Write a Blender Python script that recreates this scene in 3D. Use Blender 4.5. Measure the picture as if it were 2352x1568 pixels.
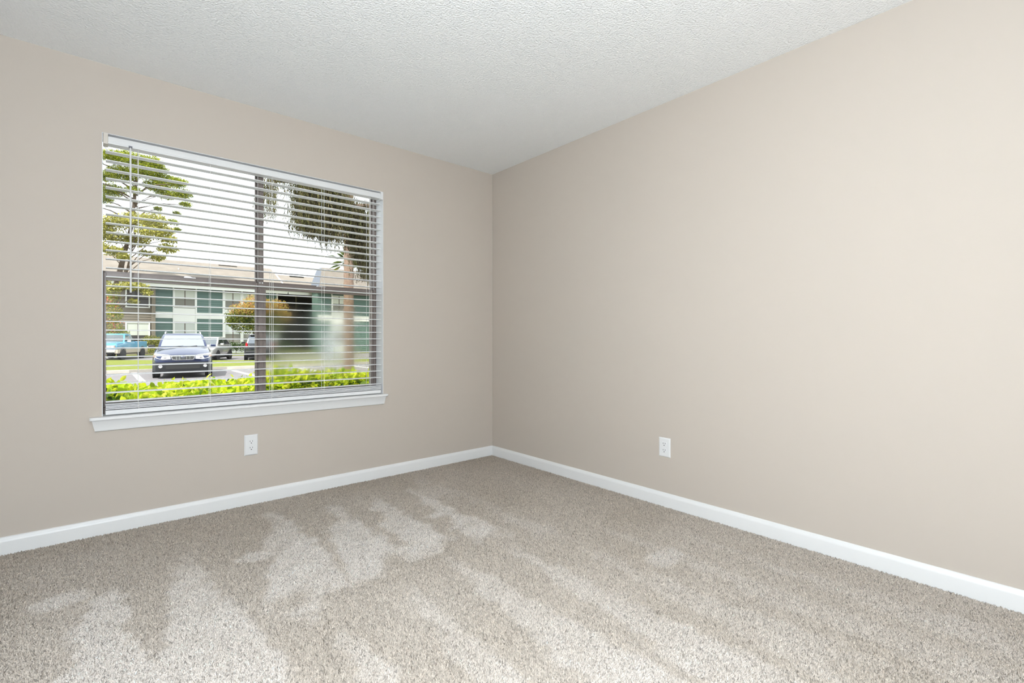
import bpy, bmesh, math, random
import numpy as np
from mathutils import Vector, Matrix

for o in list(bpy.data.objects):
    bpy.data.objects.remove(o, do_unlink=True)
S = bpy.context.scene
C = S.collection
R = math.radians

# ------------------------------------------------------------------ camera
# corner of the room = origin; window wall is the plane y=0, right wall is the plane x=0
cam = bpy.data.cameras.new('camera')
cam.sensor_width = 36.0
cam.lens = 36.0 * 1098.7 / 2352.0
cam.shift_y = -8.0 / 2352.0
cam.clip_start = 0.02
cam.clip_end = 500
camo = bpy.data.objects.new('camera', cam)
C.objects.link(camo)
camo.location = (-2.5923, -3.2621, 1.019)
camo.rotation_euler = (R(90), 0, -math.atan2(0.6537, 0.7568))
S.camera = camo

# ------------------------------------------------------------------ sky, sun, exposure
W = bpy.data.worlds.new('sky')
S.world = W
W.use_nodes = True
bg = W.node_tree.nodes['Background']
bg.inputs[0].default_value = (0.93, 0.97, 1.0, 1)
bg.inputs[1].default_value = 2.1
sun = bpy.data.lights.new('sun', 'SUN')
sun.energy = 7.0
sun.angle = R(1.0)
sun.color = (1.0, 0.97, 0.92)
suno = bpy.data.objects.new('sun', sun)
C.objects.link(suno)
suno.rotation_euler = Vector((0.50, 0.30, -0.82)).to_track_quat('-Z', 'Y').to_euler()
S.view_settings.view_transform = 'Standard'
S.view_settings.look = 'None'
S.view_settings.gamma = 1.0
S.view_settings.use_curve_mapping = False
S.view_settings.exposure = 0.0
FILL_POWER = 198.0        # added fill light behind the viewer, lifts the room brightness
FILL_COLOR = (0.745, 0.875, 1.0)

# ------------------------------------------------------------------ materials
MATS = {}
def srgb(r, g, b):
    f = lambda c: (c / 255 / 12.92) if c / 255 <= 0.04045 else ((c / 255 + 0.055) / 1.055) ** 2.4
    return (f(r), f(g), f(b), 1)

def mat(name, col, rough=0.6, metal=0.0, spec=0.5, coat=0.0, emit=None, noise=None, bump=None, trans=0.0):
    """noise = (scale, amount, second colour); bump = (scale, distance, strength)"""
    if name in MATS:
        return MATS[name]
    m = bpy.data.materials.new(name)
    m.use_nodes = True
    nt = m.node_tree
    b = nt.nodes['Principled BSDF']
    b.inputs['Base Color'].default_value = col
    b.inputs['Roughness'].default_value = rough
    b.inputs['Metallic'].default_value = metal
    b.inputs['Specular IOR Level'].default_value = spec
    b.inputs['Coat Weight'].default_value = coat
    tc = nt.nodes.new('ShaderNodeTexCoord')
    if noise:
        n = nt.nodes.new('ShaderNodeTexNoise')
        n.inputs['Scale'].default_value = noise[0]
        n.inputs['Detail'].default_value = 4
        nt.links.new(tc.outputs['Object'], n.inputs['Vector'])
        r = nt.nodes.new('ShaderNodeMapRange')
        r.inputs['From Min'].default_value = 0.3
        r.inputs['From Max'].default_value = 0.7
        r.inputs['To Max'].default_value = noise[1]
        nt.links.new(n.outputs['Fac'], r.inputs['Value'])
        mx = nt.nodes.new('ShaderNodeMix')
        mx.data_type = 'RGBA'
        mx.inputs['A'].default_value = col
        mx.inputs['B'].default_value = noise[2]
        nt.links.new(r.outputs[0], mx.inputs['Factor'])
        nt.links.new(mx.outputs['Result'], b.inputs['Base Color'])
    if bump:
        n = nt.nodes.new('ShaderNodeTexNoise')
        n.inputs['Scale'].default_value = bump[0]
        n.inputs['Detail'].default_value = 3
        nt.links.new(tc.outputs['Object'], n.inputs['Vector'])
        bp = nt.nodes.new('ShaderNodeBump')
        bp.inputs['Distance'].default_value = bump[1]
        bp.inputs['Strength'].default_value = bump[2]
        nt.links.new(n.outputs['Fac'], bp.inputs['Height'])
        nt.links.new(bp.outputs[0], b.inputs['Normal'])
    if emit:
        b.inputs['Emission Color'].default_value = emit[0]
        b.inputs['Emission Strength'].default_value = emit[1]
    if trans:
        # thin leaf: part of the light passes through
        t = nt.nodes.new('ShaderNodeBsdfTranslucent')
        t.inputs[0].default_value = (col[0] * 1.1, col[1] * 1.15, col[2] * 0.7, 1)
        if noise:
            nt.links.new(mx.outputs['Result'], t.inputs[0])
        ms = nt.nodes.new('ShaderNodeMixShader')
        ms.inputs[0].default_value = trans
        nt.links.new(b.outputs[0], ms.inputs[1])
        nt.links.new(t.outputs[0], ms.inputs[2])
        nt.links.new(ms.outputs[0], nt.nodes['Material Output'].inputs[0])
    MATS[name] = m
    return m

WALL = mat('greige_wall_paint', (0.55, 0.488, 0.426, 1), 0.75, spec=0.25, noise=(1.3, 0.25, (0.565, 0.503, 0.44, 1)), bump=(160, 0.0006, 0.25))
TRIM = mat('white_trim_paint', (0.79, 0.785, 0.775, 1), 0.35, spec=0.4)
PLASTIC = mat('white_plastic', (0.77, 0.765, 0.76, 1), 0.35)
SLATM = mat('white_slat', (0.78, 0.775, 0.78, 1), 0.45)
CREAMP = mat('cream_plastic', (0.66, 0.60, 0.53, 1), 0.45)
CORD = mat('white_cord', (0.85, 0.84, 0.80, 1), 0.8)
REVEAL = mat('white_reveal_paint', (0.80, 0.80, 0.81, 1), 0.6)
BRONZE = mat('bronze_aluminium', srgb(124, 112, 106), 0.4, metal=0.1, noise=(40, 0.4, srgb(138, 127, 121)))
BRONZE_D = mat('dark_bronze_aluminium', srgb(70, 62, 60), 0.45, metal=0.2)
DARK = mat('black_slot', (0.02, 0.02, 0.02, 1), 0.6)
CHROME = mat('chrome', (0.85, 0.85, 0.86, 1), 0.15, metal=1.0)
SILVERM = mat('brushed_metal', (0.72, 0.72, 0.74, 1), 0.35, metal=0.9)

def popcorn():
    m = bpy.data.materials.new('popcorn_ceiling')
    m.use_nodes = True
    nt = m.node_tree
    b = nt.nodes['Principled BSDF']
    b.inputs['Base Color'].default_value = (0.935, 0.94, 0.935, 1)
    b.inputs['Roughness'].default_value = 0.9
    b.inputs['Specular IOR Level'].default_value = 0.1
    tc = nt.nodes.new('ShaderNodeTexCoord')
    n = nt.nodes.new('ShaderNodeTexNoise'); n.inputs['Scale'].default_value = 125; n.inputs['Detail'].default_value = 2.5
    v = nt.nodes.new('ShaderNodeTexVoronoi'); v.inputs['Scale'].default_value = 105
    nt.links.new(tc.outputs['Object'], n.inputs['Vector']); nt.links.new(tc.outputs['Object'], v.inputs['Vector'])
    iv = nt.nodes.new('ShaderNodeMath'); iv.operation = 'SUBTRACT'; iv.inputs[0].default_value = 0.8
    nt.links.new(v.outputs['Distance'], iv.inputs[1])
    ad = nt.nodes.new('ShaderNodeMath'); ad.operation = 'MULTIPLY_ADD'; ad.inputs[1].default_value = 0.5
    nt.links.new(iv.outputs[0], ad.inputs[0]); nt.links.new(n.outputs['Fac'], ad.inputs[2])
    bp = nt.nodes.new('ShaderNodeBump'); bp.inputs['Distance'].default_value = 0.006; bp.inputs['Strength'].default_value = 0.75
    nt.links.new(ad.outputs[0], bp.inputs['Height']); nt.links.new(bp.outputs[0], b.inputs['Normal'])
    return m
CEIL = popcorn()

def glass(name, tint=(0.97, 0.985, 0.98, 1)):
    m = bpy.data.materials.new(name); m.use_nodes = True
    nt = m.node_tree; nt.nodes.remove(nt.nodes['Principled BSDF'])
    t = nt.nodes.new('ShaderNodeBsdfTransparent'); t.inputs[0].default_value = tint
    g = nt.nodes.new('ShaderNodeBsdfGlossy'); g.inputs['Roughness'].default_value = 0.02
    f = nt.nodes.new('ShaderNodeFresnel'); f.inputs[0].default_value = 1.25
    ms = nt.nodes.new('ShaderNodeMixShader')
    nt.links.new(f.outputs[0], ms.inputs[0]); nt.links.new(t.outputs[0], ms.inputs[1]); nt.links.new(g.outputs[0], ms.inputs[2])
    nt.links.new(ms.outputs[0], nt.nodes['Material Output'].inputs[0])
    return m
GLASS = glass('clear_glass')

def foggy_glass():
    """clear pane whose middle is clouded by condensation, with a few running drips and specks"""
    m = bpy.data.materials.new('condensation_glass'); m.use_nodes = True
    nt = m.node_tree; nt.nodes.remove(nt.nodes['Principled BSDF'])
    N, L = nt.nodes.new, nt.links.new
    tc = N('ShaderNodeTexCoord')
    sep = N('ShaderNodeSeparateXYZ'); L(tc.outputs['Object'], sep.inputs[0])
    def mth(op, a, b=None, c=None, clamp=False):
        n = N('ShaderNodeMath'); n.operation = op; n.use_clamp = clamp
        for i, s in enumerate((a, b, c)):
            if s is None: continue
            if isinstance(s, (int, float)): n.inputs[i].default_value = s
            else: L(s, n.inputs[i])
        return n.outputs[0]
    n1 = N('ShaderNodeTexNoise'); n1.inputs['Scale'].default_value = 7; n1.inputs['Detail'].default_value = 5
    L(tc.outputs['Object'], n1.inputs['Vector'])
    nz = mth('SUBTRACT', n1.outputs['Fac'], 0.5)
    # object origin = pane centre, half size about .35 x .33
    zz = mth('ADD', sep.outputs['Z'], mth('MULTIPLY', nz, 0.16))
    top = mth('MULTIPLY_ADD', zz, -6.0, 1.55, True)
    bot = mth('MULTIPLY_ADD', zz, 5.0, 1.55, True)
    rgt = mth('MULTIPLY_ADD', mth('ADD', sep.outputs['X'], mth('MULTIPLY', nz, 0.2)), -7.0, 2.35, True)
    fog = mth('MULTIPLY', mth('MULTIPLY', top, bot), rgt)
    dx = mth('SUBTRACT', sep.outputs['X'], 0.07); dz = mth('ADD', sep.outputs['Z'], 0.06)
    rr = mth('SQRT', mth('ADD', mth('MULTIPLY', mth('MULTIPLY', dx, dx), 2.2), mth('MULTIPLY', dz, dz)))
    core = mth('MULTIPLY_ADD', mth('ADD', rr, mth('MULTIPLY', nz, 0.15)), -5.5, 1.0, True)
    # drips: thin, vertically stretched streaks that clear the mist
    mp = N('ShaderNodeMapping'); mp.inputs['Scale'].default_value = (60, 1, 4); L(tc.outputs['Object'], mp.inputs[0])
    nd = N('ShaderNodeTexNoise'); nd.inputs['Scale'].default_value = 1; nd.inputs['Detail'].default_value = 2; L(mp.outputs[0], nd.inputs['Vector'])
    drip = mth('MULTIPLY', mth('MULTIPLY_ADD', nd.outputs['Fac'], 14, -9.2, True), core)
    vs = N('ShaderNodeTexNoise'); vs.inputs['Scale'].default_value = 110; vs.inputs['Detail'].default_value = 3; L(tc.outputs['Object'], vs.inputs['Vector'])
    drop = mth('MULTIPLY', mth('MULTIPLY_ADD', vs.outputs['Fac'], 9, -4.4, True), core)
    t = N('ShaderNodeBsdfTransparent'); t.inputs[0].default_value = (0.82, 0.83, 0.78, 1)
    g = N('ShaderNodeBsdfGlossy'); g.inputs['Roughness'].default_value = 0.02
    f = N('ShaderNodeFresnel'); f.inputs[0].default_value = 1.25
    clear = N('ShaderNodeMixShader'); L(f.outputs[0], clear.inputs[0]); L(t.outputs[0], clear.inputs[1]); L(g.outputs[0], clear.inputs[2])
    rf = N('ShaderNodeBsdfRefraction'); rf.inputs['Roughness'].default_value = 0.75; rf.inputs['IOR'].default_value = 1.012
    rf.inputs['Color'].default_value = (0.79, 0.80, 0.77, 1)
    tl = N('ShaderNodeBsdfTranslucent'); tl.inputs[0].default_value = (0.85, 0.88, 0.9, 1)
    df = N('ShaderNodeBsdfDiffuse'); df.inputs[0].default_value = (0.85, 0.88, 0.9, 1)
    mist = N('ShaderNodeMixShader'); mist.inputs[0].default_value = 0.35; L(tl.outputs[0], mist.inputs[1]); L(df.outputs[0], mist.inputs[2])
    a = N('ShaderNodeMixShader'); L(mth('MULTIPLY', fog, 0.85), a.inputs[0]); L(clear.outputs[0], a.inputs[1]); L(rf.outputs[0], a.inputs[2])
    amt = mth('MULTIPLY', mth('ADD', mth('MULTIPLY', fog, 0.03), mth('MULTIPLY', core, mth('MULTIPLY_ADD', drop, 0.50, 0.40))), mth('SUBTRACT', 1.0, drip), None, True)
    b = N('ShaderNodeMixShader'); L(amt, b.inputs[0]); L(a.outputs[0], b.inputs[1]); L(mist.outputs[0], b.inputs[2])
    L(b.outputs[0], nt.nodes['Material Output'].inputs[0])
    return m
FOG = foggy_glass()

def attr_mat(name, attr='tint', rough=0.95, trans=0.0):
    m = bpy.data.materials.new(name); m.use_nodes = True
    nt = m.node_tree; b = nt.nodes['Principled BSDF']
    a = nt.nodes.new('ShaderNodeAttribute'); a.attribute_name = attr
    n = nt.nodes.new('ShaderNodeTexNoise'); n.inputs['Scale'].default_value = 900
    tc = nt.nodes.new('ShaderNodeTexCoord'); nt.links.new(tc.outputs['Object'], n.inputs['Vector'])
    mr = nt.nodes.new('ShaderNodeMapRange'); mr.inputs['To Min'].default_value = 0.85; mr.inputs['To Max'].default_value = 1.15
    nt.links.new(n.outputs['Fac'], mr.inputs['Value'])
    mx = nt.nodes.new('ShaderNodeVectorMath'); mx.operation = 'SCALE'
    nt.links.new(a.outputs['Color'], mx.inputs[0]); nt.links.new(mr.outputs[0], mx.inputs['Scale'])
    nt.links.new(mx.outputs[0], b.inputs['Base Color'])
    b.inputs['Roughness'].default_value = rough; b.inputs['Specular IOR Level'].default_value = 0.15
    if trans:
        t = nt.nodes.new('ShaderNodeBsdfTranslucent'); nt.links.new(mx.outputs[0], t.inputs[0])
        ms = nt.nodes.new('ShaderNodeMixShader'); ms.inputs[0].default_value = trans
        nt.links.new(b.outputs[0], ms.inputs[1]); nt.links.new(t.outputs[0], ms.inputs[2])
        nt.links.new(ms.outputs[0], nt.nodes['Material Output'].inputs[0])
    return m
PILE = attr_mat('carpet_yarn')
LEAF = attr_mat('leaf_tissue', rough=0.5, trans=0.4)
CARPET = mat('carpet_backing', (0.58, 0.51, 0.44, 1), 0.95, spec=0.1, noise=(300, 0.6, (0.42, 0.36, 0.30, 1)))

# ------------------------------------------------------------------ mesh helpers
def box(bm, x0, x1, y0, y1, z0, z1):
    v = [bm.verts.new(p) for p in ((x0,y0,z0),(x1,y0,z0),(x1,y1,z0),(x0,y1,z0),(x0,y0,z1),(x1,y0,z1),(x1,y1,z1),(x0,y1,z1))]
    for f in ((3,2,1,0),(4,5,6,7),(0,1,5,4),(1,2,6,5),(2,3,7,6),(3,0,4,7)):
        bm.faces.new([v[i] for i in f])
def prism(bm, prof, axis, a0, a1):
    """extrude a 2-D profile along axis 'x' (prof = y,z), 'y' (prof = x,z) or 'z' (prof = x,y)"""
    def P(p, a):
        return {'x': (a, p[0], p[1]), 'y': (p[0], a, p[1]), 'z': (p[0], p[1], a)}[axis]
    A = [bm.verts.new(P(p, a0)) for p in prof]; B = [bm.verts.new(P(p, a1)) for p in prof]
    n = len(prof)
    for i in range(n):
        bm.faces.new((A[i], A[(i+1) % n], B[(i+1) % n], B[i]))
    bm.faces.new(A[::-1]); bm.faces.new(B)
def tube(bm, pts, rads, seg=8):
    rings = []
    for i, p in enumerate(pts):
        p = Vector(p)
        d = (Vector(pts[min(i+1, len(pts)-1)]) - Vector(pts[max(i-1, 0)])).normalized()
        u = d.orthogonal().normalized(); w = d.cross(u)
        r = rads[i] if isinstance(rads, (list, tuple)) else rads
        rings.append([bm.verts.new(p + r * (math.cos(2*math.pi*k/seg) * u + math.sin(2*math.pi*k/seg) * w)) for k in range(seg)])
    for a, b in zip(rings, rings[1:]):
        # align start to limit twist
        k0 = min(range(seg), key=lambda k: (b[k].co - a[0].co).length)
        for k in range(seg):
            bm.faces.new((a[k], a[(k+1) % seg], b[(k+1+k0) % seg], b[(k+k0) % seg]))
    bm.faces.new(rings[0][::-1]); bm.faces.new(rings[-1])
def lathe(bm, prof, axis='y', c=(0, 0, 0), seg=20):
    """prof = list of (radius, along)"""
    rings = []
    for r, a in prof:
        ring = []
        for k in range(seg):
            t = 2*math.pi*k/seg
            u, w = r*math.cos(t), r*math.sin(t)
            p = {'x': (a, u, w), 'y': (u, a, w), 'z': (u, w, a)}[axis]
            ring.append(bm.verts.new((p[0]+c[0], p[1]+c[1], p[2]+c[2])))
        rings.append(ring)
    for a, b in zip(rings, rings[1:]):
        for k in range(seg):
            bm.faces.new((a[k], a[(k+1) % seg], b[(k+1) % seg], b[k]))
    bm.faces.new(rings[0]); bm.faces.new(rings[-1][::-1])
def annulus(bm, prof, axis='x', seg=24):
    """closed ring swept from a closed profile of (radius, along)"""
    rings = []
    for r, a in prof:
        rings.append([bm.verts.new({'x': (a, r*math.cos(2*math.pi*k/seg), r*math.sin(2*math.pi*k/seg)), 'y': (r*math.cos(2*math.pi*k/seg), a, r*math.sin(2*math.pi*k/seg))}[axis]) for k in range(seg)])
    n = len(rings)
    for i in range(n):
        a, b = rings[i], rings[(i+1) % n]
        for k in range(seg):
            bm.faces.new((a[k], a[(k+1) % seg], b[(k+1) % seg], b[k]))
def loft(bm, sections):
    """sections: half rings (x>=0) from bottom centre to top centre, mirrored in x"""
    rings = []
    for s in sections:
        full = [bm.verts.new(p) for p in s]
        full += [bm.verts.new((-p[0], p[1], p[2])) for p in reversed(s[1:-1])]
        rings.append(full)
    n = len(rings[0])
    for a, b in zip(rings, rings[1:]):
        for k in range(n):
            bm.faces.new((a[k], a[(k+1) % n], b[(k+1) % n], b[k]))
    bm.faces.new(rings[0][::-1]); bm.faces.new(rings[-1])
def quadslab(bm, p, th):
    """thin solid from four corners (counter-clockwise seen from outside)"""
    p = [Vector(q) for q in p]
    n = (p[1]-p[0]).cross(p[3]-p[0]).normalized() * th
    a = [bm.verts.new(q) for q in p]; b = [bm.verts.new(q + n) for q in p]
    bm.faces.new(a[::-1]); bm.faces.new(b)
    for i in range(4):
        bm.faces.new((a[i], a[(i+1) % 4], b[(i+1) % 4], b[i]))

def obj(name, bm, m, parent=None, bevel=0, smooth=False, sub=0, loc=None, rot=None):
    me = bpy.data.meshes.new(name)
    if isinstance(bm, bmesh.types.BMesh):
        bmesh.ops.recalc_face_normals(bm, faces=bm.faces)
        if loc is not None:
            bmesh.ops.translate(bm, verts=bm.verts, vec=-Vector(loc))
        bm.to_mesh(me); bm.free()
    o = bpy.data.objects.new(name, me)
    me.materials.append(m)
    C.objects.link(o)
    if loc is not None: o.location = loc
    if rot is not None: o.rotation_euler = rot
    if parent: o.parent = parent
    if bevel:
        b = o.modifiers.new('bevel', 'BEVEL'); b.width = bevel; b.segments = 2; b.limit_method = 'ANGLE'; b.angle_limit = R(40)
    if sub:
        s = o.modifiers.new('sub', 'SUBSURF'); s.levels = sub; s.render_levels = sub
    if smooth:
        me.polygons.foreach_set('use_smooth', [True] * len(me.polygons))
        if not sub:
            me.set_sharp_from_angle(angle=R(38))
    return o
def B():
    return bmesh.new()
def one(f, *a):
    bm = bmesh.new(); f(bm, *a); return bm
def tag(o, label=None, cat=None, group=None, kind=None):
    if label: o['label'] = label
    if cat: o['category'] = cat
    if group: o['group'] = group
    if kind: o['kind'] = kind
    return o
def thing(name, label, cat, loc=(0, 0, 0), rz=0, group=None, kind=None):
    o = bpy.data.objects.new(name, None); o.empty_display_size = 0.1
    C.objects.link(o); o.location = loc; o.rotation_euler = (0, 0, rz)
    return tag(o, label, cat, group, kind)
def struct(name, bm, m, label, cat, **k):
    return tag(obj(name, bm, m, **k), label, cat, kind='structure')

# numpy mesh (many small pieces in one part)
def npmesh(name, V, F, m, parent=None, tint=None, kind='stuff', label=None):
    me = bpy.data.meshes.new(name)
    V = np.ascontiguousarray(V, dtype=np.float32); F = np.ascontiguousarray(F, dtype=np.int32)
    n, k = F.shape
    me.vertices.add(len(V)); me.vertices.foreach_set('co', V.ravel())
    me.loops.add(n * k); me.loops.foreach_set('vertex_index', F.ravel())
    me.polygons.add(n); me.polygons.foreach_set('loop_start', np.arange(0, n * k, k, dtype=np.int32))
    me.update(calc_edges=True)
    if tint is not None:
        at = me.attributes.new('tint', 'FLOAT_COLOR', 'POINT')
        at.data.foreach_set('color', np.ascontiguousarray(np.concatenate([tint, np.ones((len(V), 1))], 1), dtype=np.float32).ravel())
    me.materials.append(m)
    o = bpy.data.objects.new(name, me); C.objects.link(o)
    if parent: o.parent = parent
    if kind: o['kind'] = kind
    return o

def vnoise(x, y, seed, freq):
    """smooth 2-D value noise in 0..1"""
    rng = np.random.default_rng(seed); T = rng.random((64, 64))
    x = x * freq + 100; y = y * freq + 100
    xi = np.floor(x).astype(int); yi = np.floor(y).astype(int)
    fx = x - xi; fy = y - yi; fx = fx*fx*(3-2*fx); fy = fy*fy*(3-2*fy)
    g = lambda a, b: T[a % 64, b % 64]
    return (g(xi, yi)*(1-fx) + g(xi+1, yi)*fx)*(1-fy) + (g(xi, yi+1)*(1-fx) + g(xi+1, yi+1)*fx)*fy

# ================================================================== ROOM
XL, YB, H = -3.12, -3.85, 2.44          # room: x XL..0, y YB..0
OX0, OX1, OZ0, OZ1 = -2.580, -1.018, 0.612, 2.086   # window opening seen from the room

fl = struct('floor', one(box, XL-.2, .2, YB-.2, .2, -0.25, 0.0), CARPET, 'beige plush carpet covering the whole floor', 'carpet')
struct('ceiling', one(box, XL-.2, .2, YB-.2, .2, H, H+.22), CEIL, 'white popcorn textured ceiling above both walls', 'ceiling')
bm = B()
for (y0, y1, a, b, c, d) in ((0, .112, OX0, OX1, OZ0, OZ1), (.112, .2, OX0-.045, OX1+.035, OZ0-.035, OZ1+.065)):
    box(bm, XL-.2, a, y0, y1, 0, H); box(bm, b, .2, y0, y1, 0, H)
    box(bm, a, b, y0, y1, d, H); box(bm, a, b, y0, y1, 0, c)
struct('wall_left', bm, WALL, 'greige painted wall with the window in it', 'wall')
struct('wall_right', one(box, 0, .2, YB-.2, 0, 0, H), WALL, 'plain greige painted wall right of the corner', 'wall')
struct('wall_back', one(box, XL-.2, 0, YB-.2, YB, 0, H), WALL, 'greige wall behind the viewer', 'wall')
struct('wall_side', one(box, XL-.2, XL, YB, 0, 0, H), WALL, 'greige wall at the far left out of view', 'wall')

# white lining of the window recess
bm = B()
box(bm, OX1-.003, OX1, 0.002, .112, OZ0+.001, OZ1); box(bm, OX0, OX0+.003, 0.002, .112, OZ0+.001, OZ1); box(bm, OX0+.003, OX1-.003, .002, .112, OZ1-.003, OZ1)
struct('trim_1', bm, REVEAL, 'white lining of the window recess', 'trim')

def baseprof(s):      # (outwards from wall, z): flat board with a rounded, stepped top
    return [(0, 0), (s*.0135, 0), (s*.0135, .062), (s*.0125, .068), (s*.0095, .0745), (s*.008, .0765), (s*.0075, .080), (s*.005, .0835), (0, .085)]
struct('baseboard_left', one(prism, baseprof(-1), 'x', XL, 0), TRIM, 'white baseboard along the wall under the window', 'baseboard', smooth=True)
struct('baseboard_right', one(prism, baseprof(-1), 'y', YB, -.0135), TRIM, 'white baseboard along the plain right wall', 'baseboard', smooth=True)

# carpet pile: one tuft = three-sided leaning spike
def carpet():
    rng = np.random.default_rng(5)
    def patch(x0, x1, y0, y1, pitch, test=None):
        nx, ny = int((x1-x0)/pitch), int((y1-y0)/pitch)
        gx, gy = np.meshgrid(np.arange(nx), np.arange(ny))
        x = x0 + (gx.ravel()+.5)*pitch + rng.normal(0, pitch*.33, nx*ny)
        y = y0 + (gy.ravel()+.5)*pitch + rng.normal(0, pitch*.33, nx*ny)
        k = (x < -.017) & (y < -.017)
        return x[k], y[k]
    parts = [patch(-3.15, 0, -3.35, 0, 0.0046)]
    x = np.concatenate([p[0] for p in parts]); y = np.concatenate([p[1] for p in parts])
    # keep what lies in front of the viewer
    d = (x+2.5923)*.6537 + (y+3.2621)*.7568; s = (x+2.5923)*.7568 - (y+3.2621)*.6537
    k = (d > 1.15) & (np.abs(s) < d*1.25+.2)
    x, y = x[k], y[k]; n = len(x)
    # nap left by the vacuum: wedge shaped strokes running away from the window wall (centre x, y start, y end, half width start/end)
    wx = x + .05*(vnoise(x, y, 1, 9)-.5) + .05*(vnoise(x, y, 2, 25)-.5)
    wy = y + .30*(vnoise(x, y, 3, 7)-.5) + .10*(vnoise(x, y, 4, 25)-.5)
    nap = np.zeros(n)
    strokes = [(-1.83, -.28, -1.36, .02, .17, -.12), (-1.52, -.36, -1.32, .02, .15, -.13), (-1.27, -.40, -1.26, .02, .14, -.10), (-1.02, -.45, -1.40, .02, .10, -.06),
               (-2.28, -.55, -2.05, .03, .22, -.05), (-2.58, -.75, -1.9, .02, .2, -.02), (-.78, -.5, -1.6, .01, .07, -.06), (-.86, -.32, -.62, .05, .13, -.02),
               (-1.66, -1.55, -2.5, .01, .10, -.05), (-1.36, -1.5, -2.6, .015, .13, -.06), (-1.08, -1.55, -2.8, .015, .14, -.05), (-.82, -1.75, -2.9, .015, .12, -.03),
               (-.55, -1.6, -3.1, .01, .09, -.03), (-.30, -1.9, -3.2, .01, .08, -.02), (-1.95, -1.55, -2.3, .02, .10, -.04)]
    for cx, ya, yb, w0, w1, sl in strokes:
        t = (ya - wy) / (ya - yb)
        c = cx + sl * t
        hw = w0 + (w1-w0)*np.clip(t, 0, 1)
        e = np.clip((hw - np.abs(wx-c)) / .035 + .5, 0, 1) * np.clip(t*8+.5, 0, 1) * np.clip((1-t)*7+.5, 0, 1)
        k_ = .40 if cx > -.9 else (.7 if ya < -1.4 else 1.0)     # fainter strokes towards the right wall
        nap = np.maximum(nap, e * (.75 + .25*np.clip(t, 0, 1)) * k_)
    for cx, cy, r in ((-2.02, -.80, .075), (-.62, -2.05, .10), (-2.72, -.72, .10), (-1.1, -.9, .07)):
        rr = np.hypot(wx-cx, (y-cy)*1.4 + .06*(vnoise(x, y, 8, 12)-.5))
        nap = np.maximum(nap, np.clip((r-rr)/.04+.5, 0, 1)*.9)
    nap = nap * (.65 + .5*vnoise(x, y, 6, 14)) + .35*(vnoise(x, y, 7, 3)-.5)
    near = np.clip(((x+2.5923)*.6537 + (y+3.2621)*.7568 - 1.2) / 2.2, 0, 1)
    nap = np.clip(nap + .28*(1-near), -.2, 1.1)  # tufts also get paler towards the viewer
    # colour: yarn mix
    base = np.array([.635, .55, .465]); light = np.array([.78, .70, .63])
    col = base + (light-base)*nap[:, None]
    col *= (1 + rng.normal(0, .10, n))[:, None]
    dk = rng.random(n) < .10
    col[dk] *= .58
    lt = rng.random(n) < .12
    col[lt] = np.minimum(col[lt]*1.18, .93)
    # geometry
    ang = rng.random(n)*2*math.pi
    r = .0029 + rng.random(n)*.0011
    h = .0058 + rng.random(n)*.0036
    lean = rng.normal(0, .0036, (n, 2)); lean[:, 1] += .0015 - .003*nap
    V = np.zeros((n, 4, 3))
    for i in range(3):
        a = ang + i*2*math.pi/3
        V[:, i, 0] = x + r*np.cos(a); V[:, i, 1] = y + r*np.sin(a); V[:, i, 2] = .0
    V[:, 3, 0] = x + lean[:, 0]; V[:, 3, 1] = y + lean[:, 1]; V[:, 3, 2] = h
    V[:, :, 0] = np.minimum(V[:, :, 0], -.0137); V[:, :, 1] = np.minimum(V[:, :, 1], -.0137)
    i0 = np.arange(n)[:, None]*4
    F = np.concatenate([i0 + np.array([[0, 1, 3]]), i0 + np.array([[1, 2, 3]]), i0 + np.array([[2, 0, 3]])], 0)
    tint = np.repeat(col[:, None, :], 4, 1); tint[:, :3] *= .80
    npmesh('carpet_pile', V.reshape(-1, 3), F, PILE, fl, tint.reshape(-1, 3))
carpet()

# ------------------------------------------------------------------ window sill
sill = thing('window_sill', 'white wooden sill board with apron below the blind', 'sill', (-1.8125, 0, .597), kind='structure')
bm = B()
prism(bm, [(-2.629+1.8125, -.034), (-2.625+1.8125, -.038), (-.999+1.8125, -.038), (-.996+1.8125, -.034), (-.996+1.8125, -.0002), (OX1+1.8125-.0005, -.0002), (OX1+1.8125-.0005, .111), (OX0+1.8125+.0005, .111), (OX0+1.8125+.0005, -.0002), (-2.629+1.8125, -.0002)], 'z', 0.0002, .0155)
obj('stool', bm, TRIM, sill, bevel=.002)
bm = B()   # apron: moulded profile, ends cut inwards
prof = [(-.0002, 0), (-.022, 0), (-.022, -.006), (-.017, -.013), (-.0155, -.050), (-.013, -.057), (-.008, -.060), (-.0002, -.060)]
A = [bm.verts.new((-.808 + .0 - z*.22, y, z)) for y, z in prof]; Bv = [bm.verts.new((.808 + z*.22, y, z)) for y, z in prof]
for i in range(len(prof)):
    bm.faces.new((A[i], A[(i+1) % len(prof)], Bv[(i+1) % len(prof)], Bv[i]))
bm.faces.new(A[::-1]); bm.faces.new(Bv)
obj('apron', bm, TRIM, sill, smooth=True)

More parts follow.
